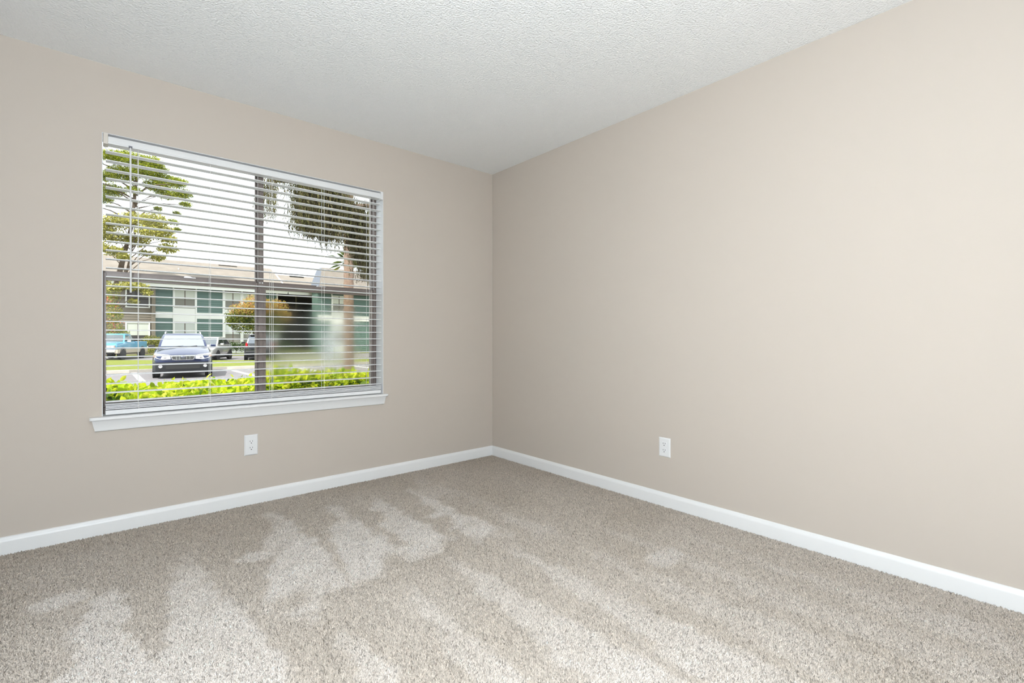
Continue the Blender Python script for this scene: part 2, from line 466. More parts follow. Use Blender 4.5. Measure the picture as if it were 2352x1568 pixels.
# ------------------------------------------------------------------ window: two single-hung units with a bronze frame
win = thing('window_1', 'bronze framed double sash window behind the blind', 'window', (-1.805, .15, .6), kind='structure')
def wpart(name, bm, m, parent=None, **k):
    bmesh.ops.translate(bm, verts=bm.verts, vec=(1.805, -.15, -.6))
    return obj(name, bm, m, parent or win, **k)
FX0, FX1, FZ0, FZ1 = OX0-.044, OX1+.034, OZ0-.034, OZ1+.064
IL, IR = -2.589, -1.0365
bm = B()
box(bm, FX0, IL, .116, .196, FZ0, FZ1); box(bm, IR, FX1, .116, .196, FZ0, FZ1)
box(bm, IL, IR, .116, .196, FZ1-.04, FZ1); box(bm, IL, IR, .116, .196, FZ0, .645)
wpart('frame', bm, BRONZE, bevel=.001)
bm = B()
box(bm, -1.821, -1.789, .116, .196, .645, FZ1-.04); box(bm, -1.8135, -1.7965, .112, .116, .645, FZ1-.04)
mu = wpart('mullion', bm, BRONZE, bevel=.001)
for x in (-1.812, -1.797):
    bm = B(); lathe(bm, [(.001, -.004), (.004, -.003), (.0048, 0)], 'y', (x, .112, 1.372), 10)
    wpart('screw', bm, PLASTIC, mu)
def sash(name, x0, x1, z0, z1, y0, y1, sl, sr, rb, rtop, gm):
    bm = B()
    box(bm, x0, x0+sl, y0, y1, z0, z1); box(bm, x1-sr, x1, y0, y1, z0, z1)
    box(bm, x0+sl, x1-sr, y0, y1, z0, z0+rb); box(bm, x0+sl, x1-sr, y0, y1, z1-rtop, z1)
    s = wpart(name, bm, BRONZE, bevel=.001)
    ym = (y0+y1)/2
    ctr = ((x0+sl+x1-sr)/2, ym, (z0+rb+z1-rtop)/2)
    bm = B(); hw = (x1-x0-sl-sr)/2; hz = (z1-rtop-z0-rb)/2
    box(bm, -hw, hw, -.002, .002, -hz, hz)
    p = obj('pane', bm, gm, s); p.location = (ctr[0]+1.805, ctr[1]-.15, ctr[2]-.6)
    return s
for a, b, gm, lx, sl, sr in ((IL, -1.822, GLASS, -2.185, .027, .012), (-1.788, IR, FOG, -1.42, .014, .025)):
    sash('upper_sash', a, b, 1.345, 2.109, .156, .176, .007, .007, .040, .02, GLASS)
    s = sash('lower_sash', a, b, .646, 1.372, .122, .150, sl, sr, .03, .040, gm)
    # latch on the meeting rail
    bm = B(); prism(bm, [(lx-.030, 1.372), (lx+.030, 1.372), (lx+.028, 1.377), (lx+.010, 1.377), (lx+.003, 1.382), (lx-.018, 1.3835), (lx-.028, 1.380)], 'y', .118, .146)
    wpart('latch', bm, SILVERM, s, bevel=.001)

# ------------------------------------------------------------------ blind
bl = thing('window_blind', 'white horizontal slat blind hanging open inside the window recess', 'blind', (-1.799, .028, 2.03))
def bpart(name, bm, m, **k):
    bmesh.ops.translate(bm, verts=bm.verts, vec=(1.799, -.028, -2.03))
    return obj(name, bm, m, bl, **k)
bm = B()
prism(bm, [(-.006, 2.031), (-.008, 2.034), (-.008, 2.036), (-.004, 2.039), (-.004, 2.066), (-.002, 2.070), (.05, 2.070), (.05, 2.031)], 'x', -2.556, -1.041)
bpart('headrail', bm, PLASTIC, smooth=True)
for x0, x1, m in ((OX0+.0045, -2.5555, CREAMP), (-1.0415, OX1-.0045, PLASTIC)):
    e = bpart('end_bracket', one(box, x0, x1, -.011, .054, 2.026, 2.0815), m, bevel=.003)
    if m is CREAMP: e['label'] = 'cream bracket at the left end of the headrail'
# slats: one shared crowned mesh
bm = B()
hw = .0235
top = [(-hw + 2*hw*i/8, .0016*math.cos(math.pi*(i/8-.5)) + .0014) for i in range(9)]
bot = [(y, z-.0042) for y, z in reversed(top)]
prism(bm, top+bot, 'x', -.7665, .7665)
s0 = obj('slat', bm, SLATM, bl, smooth=True)
zs = [1.995 - .04675*i for i in range(29)] + [.6715, .6635, .6555, .6475]
rs = random.Random(3)
for i, z in enumerate(zs):
    s = s0 if i == 0 else s0.copy()
    if i: C.objects.link(s); s.parent = bl
    s.location = (rs.uniform(-.0012, .0012), 0, z-2.03 + rs.uniform(-.0006, .0006))
    s.rotation_euler = (R(rs.uniform(-.8, .8)), 0, R(rs.uniform(-.03, .03)))
bm = B(); box(bm, -2.5665, -1.0325, .007, .049, .6165, .6405)
bpart('bottom_rail', bm, PLASTIC, bevel=.003)
for x in (-2.431, -2.099, -1.770, -1.444, -1.124):
    for y in (.0045, .0515):
        bpart('ladder_cord', one(tube, [(x, y, 2.031), (x+.001, y, 1.3), (x, y, .6405)], .0011, 5), CORD)
    bpart('cord_clip', one(box, x-.009, x+.009, -.0095, -.0042, 2.031, 2.0365), PLASTIC)
bpart('lift_cord', one(tube, [(-1.763, .004, 2.031), (-1.760, .003, 1.2), (-1.762, .004, .645)], .0011, 5), CORD)
bpart('lift_cord', one(tube, [(-1.117, .002, 2.031), (-1.112, -.002, 1.2), (-1.116, .001, .645)], .0011, 5), CORD)
bm = B(); tube(bm, [(-2.465, -.017, 2.024), (-2.464, -.019, 1.26)], .0042, 6)
tube(bm, [(-2.465, -.017, 2.030), (-2.465, -.017, 2.018)], .0022, 6)
wand = bpart('tilt_wand', bm, PLASTIC, smooth=True)
bpart('wand_hook', one(box, -2.4725, -2.4575, -.021, -.0042, 2.029, 2.0365), mat('grey_hook', srgb(120, 120, 128), .5))

# ------------------------------------------------------------------ wall outlets
def outlet(label, loc, rz, w, h):
    t = thing('wall_outlet', label, 'outlet', loc, rz, 'white duplex wall outlets')
    bm = B()      # bevelled cover plate, faces local -y
    o, i = (w/2, h/2), (w/2-.006, h/2-.006)
    A = [bm.verts.new((sx*o[0], 0, sz*o[1])) for sx, sz in ((-1,-1),(1,-1),(1,1),(-1,1))]
    A2 = [bm.verts.new((sx*o[0], -.002, sz*o[1])) for sx, sz in ((-1,-1),(1,-1),(1,1),(-1,1))]
    Bq = [bm.verts.new((sx*i[0], -.0065, sz*i[1])) for sx, sz in ((-1,-1),(1,-1),(1,1),(-1,1))]
    for a, b in ((A, A2), (A2, Bq)):
        for k in range(4): bm.faces.new((a[k], a[(k+1) % 4], b[(k+1) % 4], b[k]))
    bm.faces.new(Bq); bm.faces.new(A[::-1])
    obj('cover_plate', bm, PLASTIC, t, bevel=.001)
    for s in (-1, 1):
        cz = s*.0195
        bm = B(); prism(bm, [(-.0165, cz-.009), (-.0115, cz-.0143), (.0115, cz-.0143), (.0165, cz-.009), (.0165, cz+.009), (.0115, cz+.0143), (-.0115, cz+.0143), (-.0165, cz+.009)], 'y', -.0085, -.0060)
        f = obj('socket', bm, PLASTIC, t, bevel=.0008)
        for x in (-.0064, .0064):
            obj('slot', one(box, x-.0012, x+.0012, -.0088, -.0080, cz+.0005, cz+.0085), DARK, f)
        bm = B(); lathe(bm, [(.0030, -.0088), (.0030, -.0080)], 'y', (0, 0, cz-.0068), 10)
        obj('ground_hole', bm, DARK, f)
    bm = B(); lathe(bm, [(.0012, -.0078), (.003, -.0070), (.0032, -.0062)], 'y', (0, 0, 0), 10)
    obj('screw', bm, PLASTIC, t)
outlet('white duplex outlet on the wall under the window sill', (-1.887, 0, .365), 0, .075, .125)
outlet('white duplex outlet on the plain right wall above the baseboard', (0, -1.676, .3585), -R(90), .077, .116)

# ------------------------------------------------------------------ unseen fill light behind the viewer, added to brighten the room
def add_fill_light():
    t = thing('fill_light', 'added fill light with an open white bowl behind the viewer', 'lamp', (-2.82, -3.55, 0))
    bm = B(); lathe(bm, [(.14, 0), (.14, .015), (.12, .025), (.02, .035)], 'z', (0, 0, 0), 24); obj('base', bm, SILVERM, t, smooth=True)
    bm = B(); lathe(bm, [(.012, .03), (.012, 1.05)], 'z', (0, 0, 0), 10); obj('pole', bm, SILVERM, t, smooth=True)
    sh = mat('fill_light_bowl', (.9, .9, .88, 1), .8, emit=((1, .99, .97, 1), 2.0))
    bm = B(); lathe(bm, [(.02, 1.04), (.06, 1.05), (.10, 1.09), (.12, 1.15), (.115, 1.15), (.09, 1.10), (.05, 1.07), (.02, 1.06)], 'z', (0, 0, 0), 24); obj('bowl', bm, sh, t, smooth=True)
    p = bpy.data.lights.new('fill_bulb', 'POINT'); p.energy = FILL_POWER; p.shadow_soft_size = .10; p.color = FILL_COLOR
    q = bpy.data.objects.new('fill_bulb', p); C.objects.link(q); q.parent = t; q.location = (0, 0, 1.29)
add_fill_light()

# ================================================================== OUTDOORS
G = -.42
ASPH = mat('asphalt', srgb(118, 114, 117), .9, noise=(3, .6, srgb(132, 127, 127)))
LAWN = mat('sunlit_lawn', srgb(128, 145, 46), .9, noise=(6, .9, srgb(165, 168, 66)), bump=(60, .08, 1.0))
CONC = mat('pale_concrete', srgb(180, 174, 165), .85, noise=(6, .5, srgb(165, 157, 146)))
SOIL = mat('mulch', srgb(95, 72, 55), .95, noise=(20, .8, srgb(60, 45, 35)))
PAINTW = mat('line_paint', srgb(225, 225, 220), .8)
struct('ground', one(box, -90, 110, .2, 140, G-.3, G-.02), SOIL, 'bare ground beyond the window', 'ground')
lot = struct('parking_lot', one(box, -40, 50, 3.2, 22.3, G-.02, G), ASPH, 'grey asphalt parking lot nearest the hedge', 'asphalt')
for x in (-6.9, -4.2, -1.5, 1.9, 4.6, 7.3):
    obj('bay_line', one(box, x-.09, x+.09, 16.6, 21.9, G, G+.004), PAINTW, lot)
bed = struct('planting_bed', one(box, -20, 25, .2, 3.2, G-.02, G+.10), SOIL, 'mulched bed in front of the window', 'bed')
# lawn island with slanting far edge, kerbs
def slab(pts, z0, z1):
    bm = B(); prism(bm, pts, 'z', z0, z1); return bm
struct('lawn_1', slab([(-40, 22.5), (50, 22.5), (50, 27.6), (12, 27.6), (4.6, 28.6), (-2.2, 34.8), (-40, 50)], G-.02, G+.10), LAWN, 'strip of sunlit grass between the two parking lots', 'lawn')
struct('kerb_1', one(box, -40, 50, 22.3, 22.5, G-.02, G+.11), CONC, 'concrete kerb along the near edge of the grass strip', 'kerb')
struct('parking_lot_1', slab([(-40, 50.0), (-2.2, 34.8), (4.6, 28.6), (12, 27.6), (50, 27.6), (50, 40.5), (7, 40.5), (2.2, 42.4), (-6, 43), (-40, 60)], G-.019, G-.001), ASPH, 'far asphalt parking lot in front of the green building', 'asphalt')
struct('lawn_2', slab([(-40, 60), (-6, 43), (2.2, 42.4), (7, 40.5), (50, 40.5), (50, 120), (-40, 120)], G-.02, G+.06), LAWN, 'grass around the green building', 'lawn')
for i, (x, y, lb) in enumerate(((-2.6, 21.75, 'pale concrete wheel stop left of the blue sport utility car'), (2.75, 21.6, 'pale concrete wheel stop right of the blue sport utility car'), (5.6, 21.6, 'pale concrete wheel stop behind the window mullion'))):
    w = tag(obj('wheel_stop', one(prism, [(-.09, 0), (.09, 0), (.06, .13), (-.06, .13)], 'x', -.95, .95), CONC, bevel=.01), lb, 'wheel stop', 'wheel stops in the near lot')
    w.location = (x, y, G)

# ------------------------------------------------------------------ leaf scatter
def rand_rot(rng, n, up=0.3):
    a = rng.normal(0, 1, (n, 3)); a[:, 2] += up
    nrm = a / np.linalg.norm(a, axis=1)[:, None]
    t = rng.normal(0, 1, (n, 3)); u = np.cross(nrm, t); u /= np.linalg.norm(u, axis=1)[:, None]
    return nrm, u, np.cross(nrm, u)
def scatter(rng, blobs):
    """points near the surface and inside of ellipsoids: (centre, radii, count)"""
    P = []
    for c, r, n in blobs:
        d = rng.normal(0, 1, (n, 3)); d /= np.linalg.norm(d, axis=1)[:, None]
        rad = rng.random(n) ** .4
        P.append(np.array(c) + d * rad[:, None] * np.array(r))
    return np.concatenate(P)
def leaves(name, P, size, cols, parent, rng, aspect=.5, up=.4, droop=0, oval=False):
    n = len(P); nrm, u, w = rand_rot(rng, n, up)
    if droop:
        u[:, 2] -= droop; u /= np.linalg.norm(u, axis=1)[:, None]; w = np.cross(nrm, u); w /= np.linalg.norm(w, axis=1)[:, None]
    s = size * (.6 + .8 * rng.random(n))[:, None]
    if oval:      # rounded blade with a folded midrib
        e = lambda f, a, c: P + u*s*f + w*s*aspect*a + nrm*s*c
        V = np.stack([P, e(.30, .42, .07), e(.68, .44, .05), e(1, 0, -.08), e(.68, -.44, .05), e(.30, -.42, .07)], 1)
        i0 = np.arange(n)[:, None]*6
        F = np.concatenate([i0 + np.array([q]) for q in ([0, 1, 3], [1, 2, 3], [0, 3, 5], [3, 4, 5])], 0); nv = 6
    else:
        V = np.stack([P, P + u*s*.5 + w*s*aspect*.5 + nrm*s*.08, P + u*s, P + u*s*.5 - w*s*aspect*.5 + nrm*s*.08], 1)
        i0 = np.arange(n)[:, None]*4
        F = np.concatenate([i0 + np.array([[0, 1, 2]]), i0 + np.array([[0, 2, 3]])], 0); nv = 4
    cols = np.array([c[:3] for c in cols]); k = rng.integers(0, len(cols), n); f = rng.random((n, 1))
    k2 = rng.integers(0, len(cols), n)
    col = cols[k]*f + cols[k2]*(1-f); col *= (1 + rng.normal(0, .12, (n, 1)))
    return npmesh(name, V.reshape(-1, 3), F, LEAF, parent, np.repeat(np.clip(col, 0, 1)[:, None], nv, 1).reshape(-1, 3))
BARK = mat('grey_bark', srgb(110, 92, 78), .9, noise=(8, .8, srgb(80, 66, 55)), bump=(25, .03, .8))

# ------------------------------------------------------------------ hedge in front of the window
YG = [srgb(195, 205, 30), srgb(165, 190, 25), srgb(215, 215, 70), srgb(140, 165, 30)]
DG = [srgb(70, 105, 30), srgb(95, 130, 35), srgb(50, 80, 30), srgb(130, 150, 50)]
def hedge():
    t = thing('hedge', 'clipped hedge with glossy yellow-green leaves right outside the window', 'hedge', (-1.3, 1.5, G+.10))
    rng = np.random.default_rng(11)
    o = np.array([-1.3, 1.5, G+.10])
    def htop(x): return .585 + .028*np.sin(x*4.1) + .022*np.sin(x*9.3+1) + .02*(x+2.5)
    # shoots: rosettes of leaves at the tips
    def shoots(n, ymin, ymax, lo, hi):
        x = rng.uniform(-3.6, .9, n); y = rng.uniform(ymin, ymax, n)
        z = htop(x) + rng.uniform(lo, hi, n)
        return np.stack([x, y, z], 1)
    # dense dark body
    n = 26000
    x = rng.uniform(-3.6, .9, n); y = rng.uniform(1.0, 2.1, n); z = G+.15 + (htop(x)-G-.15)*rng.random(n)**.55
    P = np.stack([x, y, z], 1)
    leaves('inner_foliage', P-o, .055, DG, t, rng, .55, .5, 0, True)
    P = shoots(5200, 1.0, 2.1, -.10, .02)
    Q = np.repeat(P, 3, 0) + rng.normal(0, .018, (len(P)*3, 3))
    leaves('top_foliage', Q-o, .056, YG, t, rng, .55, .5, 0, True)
    # stems
    for i in range(14):
        xs = -3.4 + i*.32
        bm = B(); tube(bm, [(xs, 1.5, G+.1), (xs+rng.uniform(-.1, .1), 1.5+rng.uniform(-.1, .1), .2), (xs+rng.uniform(-.2, .2), 1.5+rng.uniform(-.3, .3), .55)], [.012, .009, .004], 5)
        bmesh.ops.translate(bm, verts=bm.verts, vec=-Vector(o)); obj('stem', bm, BARK, t)
    # the leaves one can pick out along the crest: separate objects sharing three meshes
    meshes = []
    for q, c in enumerate((srgb(190, 205, 25), srgb(160, 195, 25), srgb(215, 212, 60))):
        bm = B()
        pts = [(0, 0), (.011, .016), (.0145, .034), (.010, .052), (0, .066)]
        L = [bm.verts.new((-a, b, .004*(a/.0145)**2 + .010*math.sin(b*30)*.6)) for a, b in pts]
        Rr = [L[0]] + [bm.verts.new((a, b, .004*(a/.0145)**2 + .010*math.sin(b*30)*.6)) for a, b in pts[1:-1]] + [L[-1]]
        M = [L[0]] + [bm.verts.new((0, b, .010*math.sin(b*30)*.6-.002)) for a, b in pts[1:-1]] + [L[-1]]
        for s in (L, Rr):
            for i in range(4):
                f = [s[i], s[i+1], M[i+1], M[i]]
                f = [v for k, v in enumerate(f) if v not in f[:k]]
                bm.faces.new(f)
        me = bpy.data.meshes.new('leaf'); bmesh.ops.recalc_face_normals(bm, faces=bm.faces); bm.to_mesh(me); bm.free()
        me.polygons.foreach_set('use_smooth', [True]*len(me.polygons))
        me.materials.append(mat('hedge_leaf_%d' % q, c, .35, trans=.4, noise=(40, .5, DG[1])))
        meshes.append(me)
    rr = random.Random(8); k = 0
    while k < 300:
        x = rr.uniform(-2.75, -.35); y = rr.uniform(1.0, 1.75); z = float(htop(x)) + rr.uniform(-.05, .05)
        for j in range(rr.randint(3, 5)):
            if k >= 300: break
            lf = bpy.data.objects.new('leaf', meshes[rr.randrange(3)]); C.objects.link(lf); lf.parent = t
            lf.location = (x-o[0], y-o[1], z-o[2])
            lf.rotation_euler = (R(rr.uniform(10, 75)), R(rr.uniform(-25, 25)), R(j*85 + rr.uniform(-30, 30)))
            s = rr.uniform(.75, 1.15); lf.scale = (s, s, s)
            k += 1
hedge()

# ------------------------------------------------------------------ vehicles (local: front at y=0 facing -y, wheels on z=0)
TYRE = mat('tyre_rubber', (.025, .025, .027, 1), .8)
RIM = mat('alloy_rim', (.7, .7, .72, 1), .3, metal=.8)
BLACKP = mat('black_bumper_plastic', (.012, .013, .016, 1), .5)
CARGLASS = mat('tinted_car_glass', (.045, .06, .07, 1), .03, spec=1.0, coat=1.0)
LAMPG = mat('headlight_lens', (.78, .78, .76, 1), .12, spec=.8)
AMBER = mat('amber_lens', srgb(230, 140, 70), .2)
REDL = mat('red_lens', srgb(190, 20, 35), .2)
def wheel(t, x, y, r, w, side, m=RIM, ribs=5):
    bm = B(); s = side
    lathe(bm, [(r*.62, -w/2*s), (r*.93, -w/2*s), (r, -w/3*s), (r, w/3*s), (r*.93, w/2*s), (r*.62, w/2*s)], 'x', (0, 0, 0), 24)
    o = obj('wheel', bm, TYRE, t, smooth=True); o.location = (x, y, r)
    bm = B(); lathe(bm, [(r*.64, w*.40*s), (r*.60, w*.50*s), (r*.52, w*.44*s), (r*.2, w*.42*s), (r*.16, w*.48*s), (.02, w*.48*s)], 'x', (0, 0, 0), 20)
    for k in range(ribs):
        a = 2*math.pi*k/ribs; c, q = math.cos(a), math.sin(a)
        p = [(w*.43*s, c*r*.12 - q*r*.09, q*r*.12 + c*r*.09), (w*.43*s, c*r*.58 - q*r*.07, q*r*.58 + c*r*.07), (w*.43*s, c*r*.58 + q*r*.07, q*r*.58 - c*r*.07), (w*.43*s, c*r*.12 + q*r*.09, q*r*.12 - c*r*.09)]
        quadslab(bm, p, .02)
    obj('rim', bm, m, o, smooth=True)
def ring(y, w, zb, zt, crown=.02, tuck=.86):
    return [(0, y, zb), (w*.80, y, zb), (w*.97, y, zb+.10), (w, y, zb+(zt-zb)*.55), (w*.985, y, zt-.12), (w*.94, y, zt-.03), (w*tuck, y, zt), (w*.4, y, zt+crown), (0, y, zt+crown*1.2)]
class Cab:
    """tapered greenhouse: bottom rectangle, top rectangle"""
    def __init__(s, yb0, yb1, wb, zb, yt0, yt1, wt, zt):
        s.b = (yb0, yb1, wb, zb); s.t = (yt0, yt1, wt, zt)
    def lerp(s, a, b, f): return a + (b-a)*f
    def build(s, t, m, name='cabin'):
        (a0, a1, wb, zb), (c0, c1, wt, zt) = s.b, s.t
        bm = B(); rings = []
        for y0, y1, w, z, cr in ((a0-.04, a1+.04, wb+.03, zb-.10, 0), (a0, a1, wb, zb, 0), (s.lerp(a0, c0, .5), s.lerp(a1, c1, .5), s.lerp(wb, wt, .5)+.015, s.lerp(zb, zt, .5), 0), (c0, c1, wt, zt-.03, 0), (c0+.10, c1-.08, wt-.10, zt+.02, .02)):
            xs = [(-w, y0+.05), (-w*.85, y0), (-w*.4, y0-.05), (w*.4, y0-.05), (w*.85, y0), (w, y0+.05), (w, s.lerp(y0, y1, .5)), (w, y1-.05), (w*.85, y1), (-w*.85, y1), (-w, y1-.05), (-w, s.lerp(y0, y1, .5))]
            rings.append([bm.verts.new((x, y, z)) for x, y in xs])
        for A, D in zip(rings, rings[1:]):
            for k in range(12): bm.faces.new((A[k], A[(k+1) % 12], D[(k+1) % 12], D[k]))
        bm.faces.new(rings[0][::-1]); bm.faces.new(rings[-1])
        return obj(name, bm, m, t, smooth=True)
    def side(s, t, f0, f1, sgn, m, g0=.12, g1=.86):
        """side window between fractions f0..f1 of the length"""
        (a0, a1, wb, zb), (c0, c1, wt, zt) = s.b, s.t
        def P(f, g):
            y0, y1 = s.lerp(a0, c0, g), s.lerp(a1, c1, g); bul = .015*math.sin(math.pi*g)
            return (sgn*(s.lerp(wb, wt, g)+bul+.002), s.lerp(y0, y1, f), s.lerp(zb, zt-.03, g))
        bm = B(); n = 4
        for k in range(n):
            ga, gb = s.lerp(g0, g1, k/n), s.lerp(g0, g1, (k+1)/n)
            q = [P(f0, ga), P(f1, ga), P(f1, gb), P(f0, gb)]
            quadslab(bm, q if sgn > 0 else q[::-1], .008)
        return obj('side_window', bm, m, t)
    def front(s, t, m, rear=False, g0=.08, g1=.93, fx=.90, name='windshield'):
        (a0, a1, wb, zb), (c0, c1, wt, zt) = s.b, s.t
        bm = B(); n, sg = 6, (1 if rear else -1)
        def P(u, g):
            w = (s.lerp(wb, wt, g)+.012*math.sin(math.pi*g))*fx
            y = s.lerp(a1, c1, g) if rear else s.lerp(a0, c0, g)
            e = 0.016 if rear else .072 - .052*max(0, abs(u)-.44)/.5
            return (u*w, y + sg*e, s.lerp(zb, zt-.03, g))
        for k in range(n):
            u0, u1 = -1+2*k/n, -1+2*(k+1)/n
            for j in range(3):
                ga, gb = s.lerp(g0, g1, j/3), s.lerp(g0, g1, (j+1)/3)
                q = [P(u0, ga), P(u1, ga), P(u1, gb), P(u0, gb)]
                quadslab(bm, q if not rear else q[::-1], .008)
        bmesh.ops.remove_doubles(bm, verts=bm.verts, dist=.0005)
        return obj(name, bm, m, t)
def mirror_part(t, x, y, z, sgn, m):
    bm = B(); loft_pts = []
    box(bm, min(x, x+sgn*.20), max(x, x+sgn*.20), y-.05, y+.05, z, z+.13)
    return obj('side_mirror', bm, m, t, bevel=.03, smooth=True)
def arches(t, w, ys, r, m=BLACKP):
    for y in ys:
        for s in (-1, 1):
            bm = B(); annulus(bm, [(r*1.17, -.02), (r*1.16, .022), (r*1.03, .026), (r*1.01, -.02)])
            o = obj('wheel_arch', bm, m, t, smooth=True); o.location = (s*w, y, r*1.02)
            if s < 0: o.rotation_euler = (0, 0, math.pi)

def blue_suv():
    NAVY = mat('navy_car_paint', srgb(40, 52, 92), .15, metal=.45, coat=1.0)
    t = thing('car', 'dark blue sport utility car with silver roof rails facing the window', 'car', (-.30, 17.45, G), -R(6.3))
    bm = B()
    loft(bm, [ring(.00, .66, .34, .80, .01), ring(.04, .76, .30, .835, .012), ring(.14, .85, .28, .865, .02), ring(.35, .885, .27, .93, .035), ring(.75, .89, .26, 1.03, .05),
              ring(1.08, .89, .26, 1.10, .04), ring(2.4, .89, .26, 1.10, .0), ring(3.9, .885, .27, 1.10, .0), ring(4.35, .86, .32, 1.06, .0), ring(4.5, .78, .42, .96, .0)])
    obj('body', bm, NAVY, t, smooth=True, sub=1)
    cab = Cab(1.02, 4.40, .765, 1.09, 1.78, 4.12, .625, 1.60)
    cab.build(t, NAVY)
    cab.front(t, mat('sky_mirroring_windshield', (.42, .47, .53, 1), .10, metal=.8)); cab.front(t, CARGLASS, rear=True, name='rear_window')
    for s in (-1, 1):
        for f0, f1 in ((.05, .33), (.36, .66), (.69, .93)): cab.side(t, f0, f1, s, CARGLASS)
        bm = B(); tube(bm, [(s*.575, 1.95, 1.585), (s*.565, 2.05, 1.665), (s*.56, 3.0, 1.68), (s*.565, 3.85, 1.66), (s*.575, 3.95, 1.575)], .022, 6)
        obj('roof_rail', bm, SILVERM, t, smooth=True)
        mirror_part(t, s*.86, 1.25, 1.06, s, BLACKP if s < 0 else NAVY)
        # headlight: swept lens on the corner
        bm = B()
        P = [(.37, -.012, .69), (.60, .015, .675), (.77, .06, .72), (.862, .20, .80), (.85, .30, .895), (.72, .12, .875), (.54, .04, .855), (.38, .0, .835)]
        A = [bm.verts.new((s*x, y-.03, z)) for x, y, z in P]; D = [bm.verts.new((s*x*.97, y+.10, z)) for x, y, z in P]
        for k in range(8): bm.faces.new((A[k], A[(k+1) % 8], D[(k+1) % 8], D[k]))
        bm.faces.new(A); bm.faces.new(D[::-1])
        h = obj('headlight', bm, LAMPG, t, smooth=True)
        bm = B(); lathe(bm, [(.015, -.045), (.05, -.04), (.055, -.01)], 'y', (s*.53, .01, .755), 14); obj('bulb_reflector', bm, CHROME, h)
        bm = B(); box(bm, min(s*.80, s*.862), max(s*.80, s*.862), .12, .24, .765, .845); obj('turn_lens', bm, AMBER, h, bevel=.01)
        bm = B(); lathe(bm, [(.035, -.012), (.058, -.02), (.062, 0.03)], 'y', (s*.66, -.035, .44), 16); obj('fog_light', bm, CHROME, t, smooth=True)
    # grille: chrome frame, dark mesh, bars, oval emblem with stars
    bm = B(); prism(bm, [(-.36, .79), (-.33, .665), (-.24, .645), (.24, .645), (.33, .665), (.36, .79), (.30, .805), (-.30, .805)], 'y', -.045, .06)
    gr = obj('grille', bm, CHROME, t, bevel=.01)
    bm = B(); prism(bm, [(-.325, .775), (-.30, .685), (-.22, .668), (.22, .668), (.30, .685), (.325, .775)], 'y', -.05, -.044); obj('grille_opening', bm, DARK, gr)
    for z in (.70, .735): obj('grille_bar', one(box, -.30, .30, -.062, -.048, z-.004, z+.004), CHROME, gr)
    for x in (-.20, -.10, .10, .20): obj('grille_bar', one(box, x-.006, x+.006, -.060, -.048, .67, .775), CHROME, gr)
    bm = B(); lathe(bm, [(.01, -.075), (.06, -.072), (.075, -.062), (.075, -.05)], 'y', (0, 0, 0), 20); e = obj('emblem', bm, mat('emblem_blue_grey', srgb(105, 108, 120), .3, metal=.5), gr, smooth=True); e.location = (0, 0, .755); e.scale = (1.0, 1, .55)
    for x, z in ((-.03, .015), (-.01, -.012), (.015, .008), (.03, -.02), (.012, -.025), (.038, .012)):
        bm = B(); lathe(bm, [(.004, -.080), (.008, -.072)], 'y', (x, 0, 0.755+z*.6), 6); obj('emblem_star', bm, CHROME, gr)
    # lower bumper cover
    bm = B()
    loft(bm, [[(0, y, .20), (w*.8, y, .20), (w, y, .27), (w, y, .50), (w*.97, y, .575), (0, y, .585)] for y, w in ((-.045, .66), (-.02, .80), (.10, .885), (.42, .905))])
    bp = obj('lower_bumper', bm, BLACKP, t, smooth=True)
    obj('air_intake', one(box, -.50, .50, -.052, -.04, .34, .47), DARK, bp)
    obj('underbody', one(box, -.74, .74, .5, 4.2, .16, .30), DARK, t)
    for y in (.86, 3.50):
        for s in (-1, 1): wheel(t, s*.80, y, .34, .22, s)
    arches(t, .885, (.86, 3.50), .34)
    for s, x in ((-1, -.32), (1, .12)):
        bm = B(); tube(bm, [(x, .985, 1.115), (x+.32, 1.03, 1.145)], .012, 5); obj('wiper', bm, DARK, t)
blue_suv()

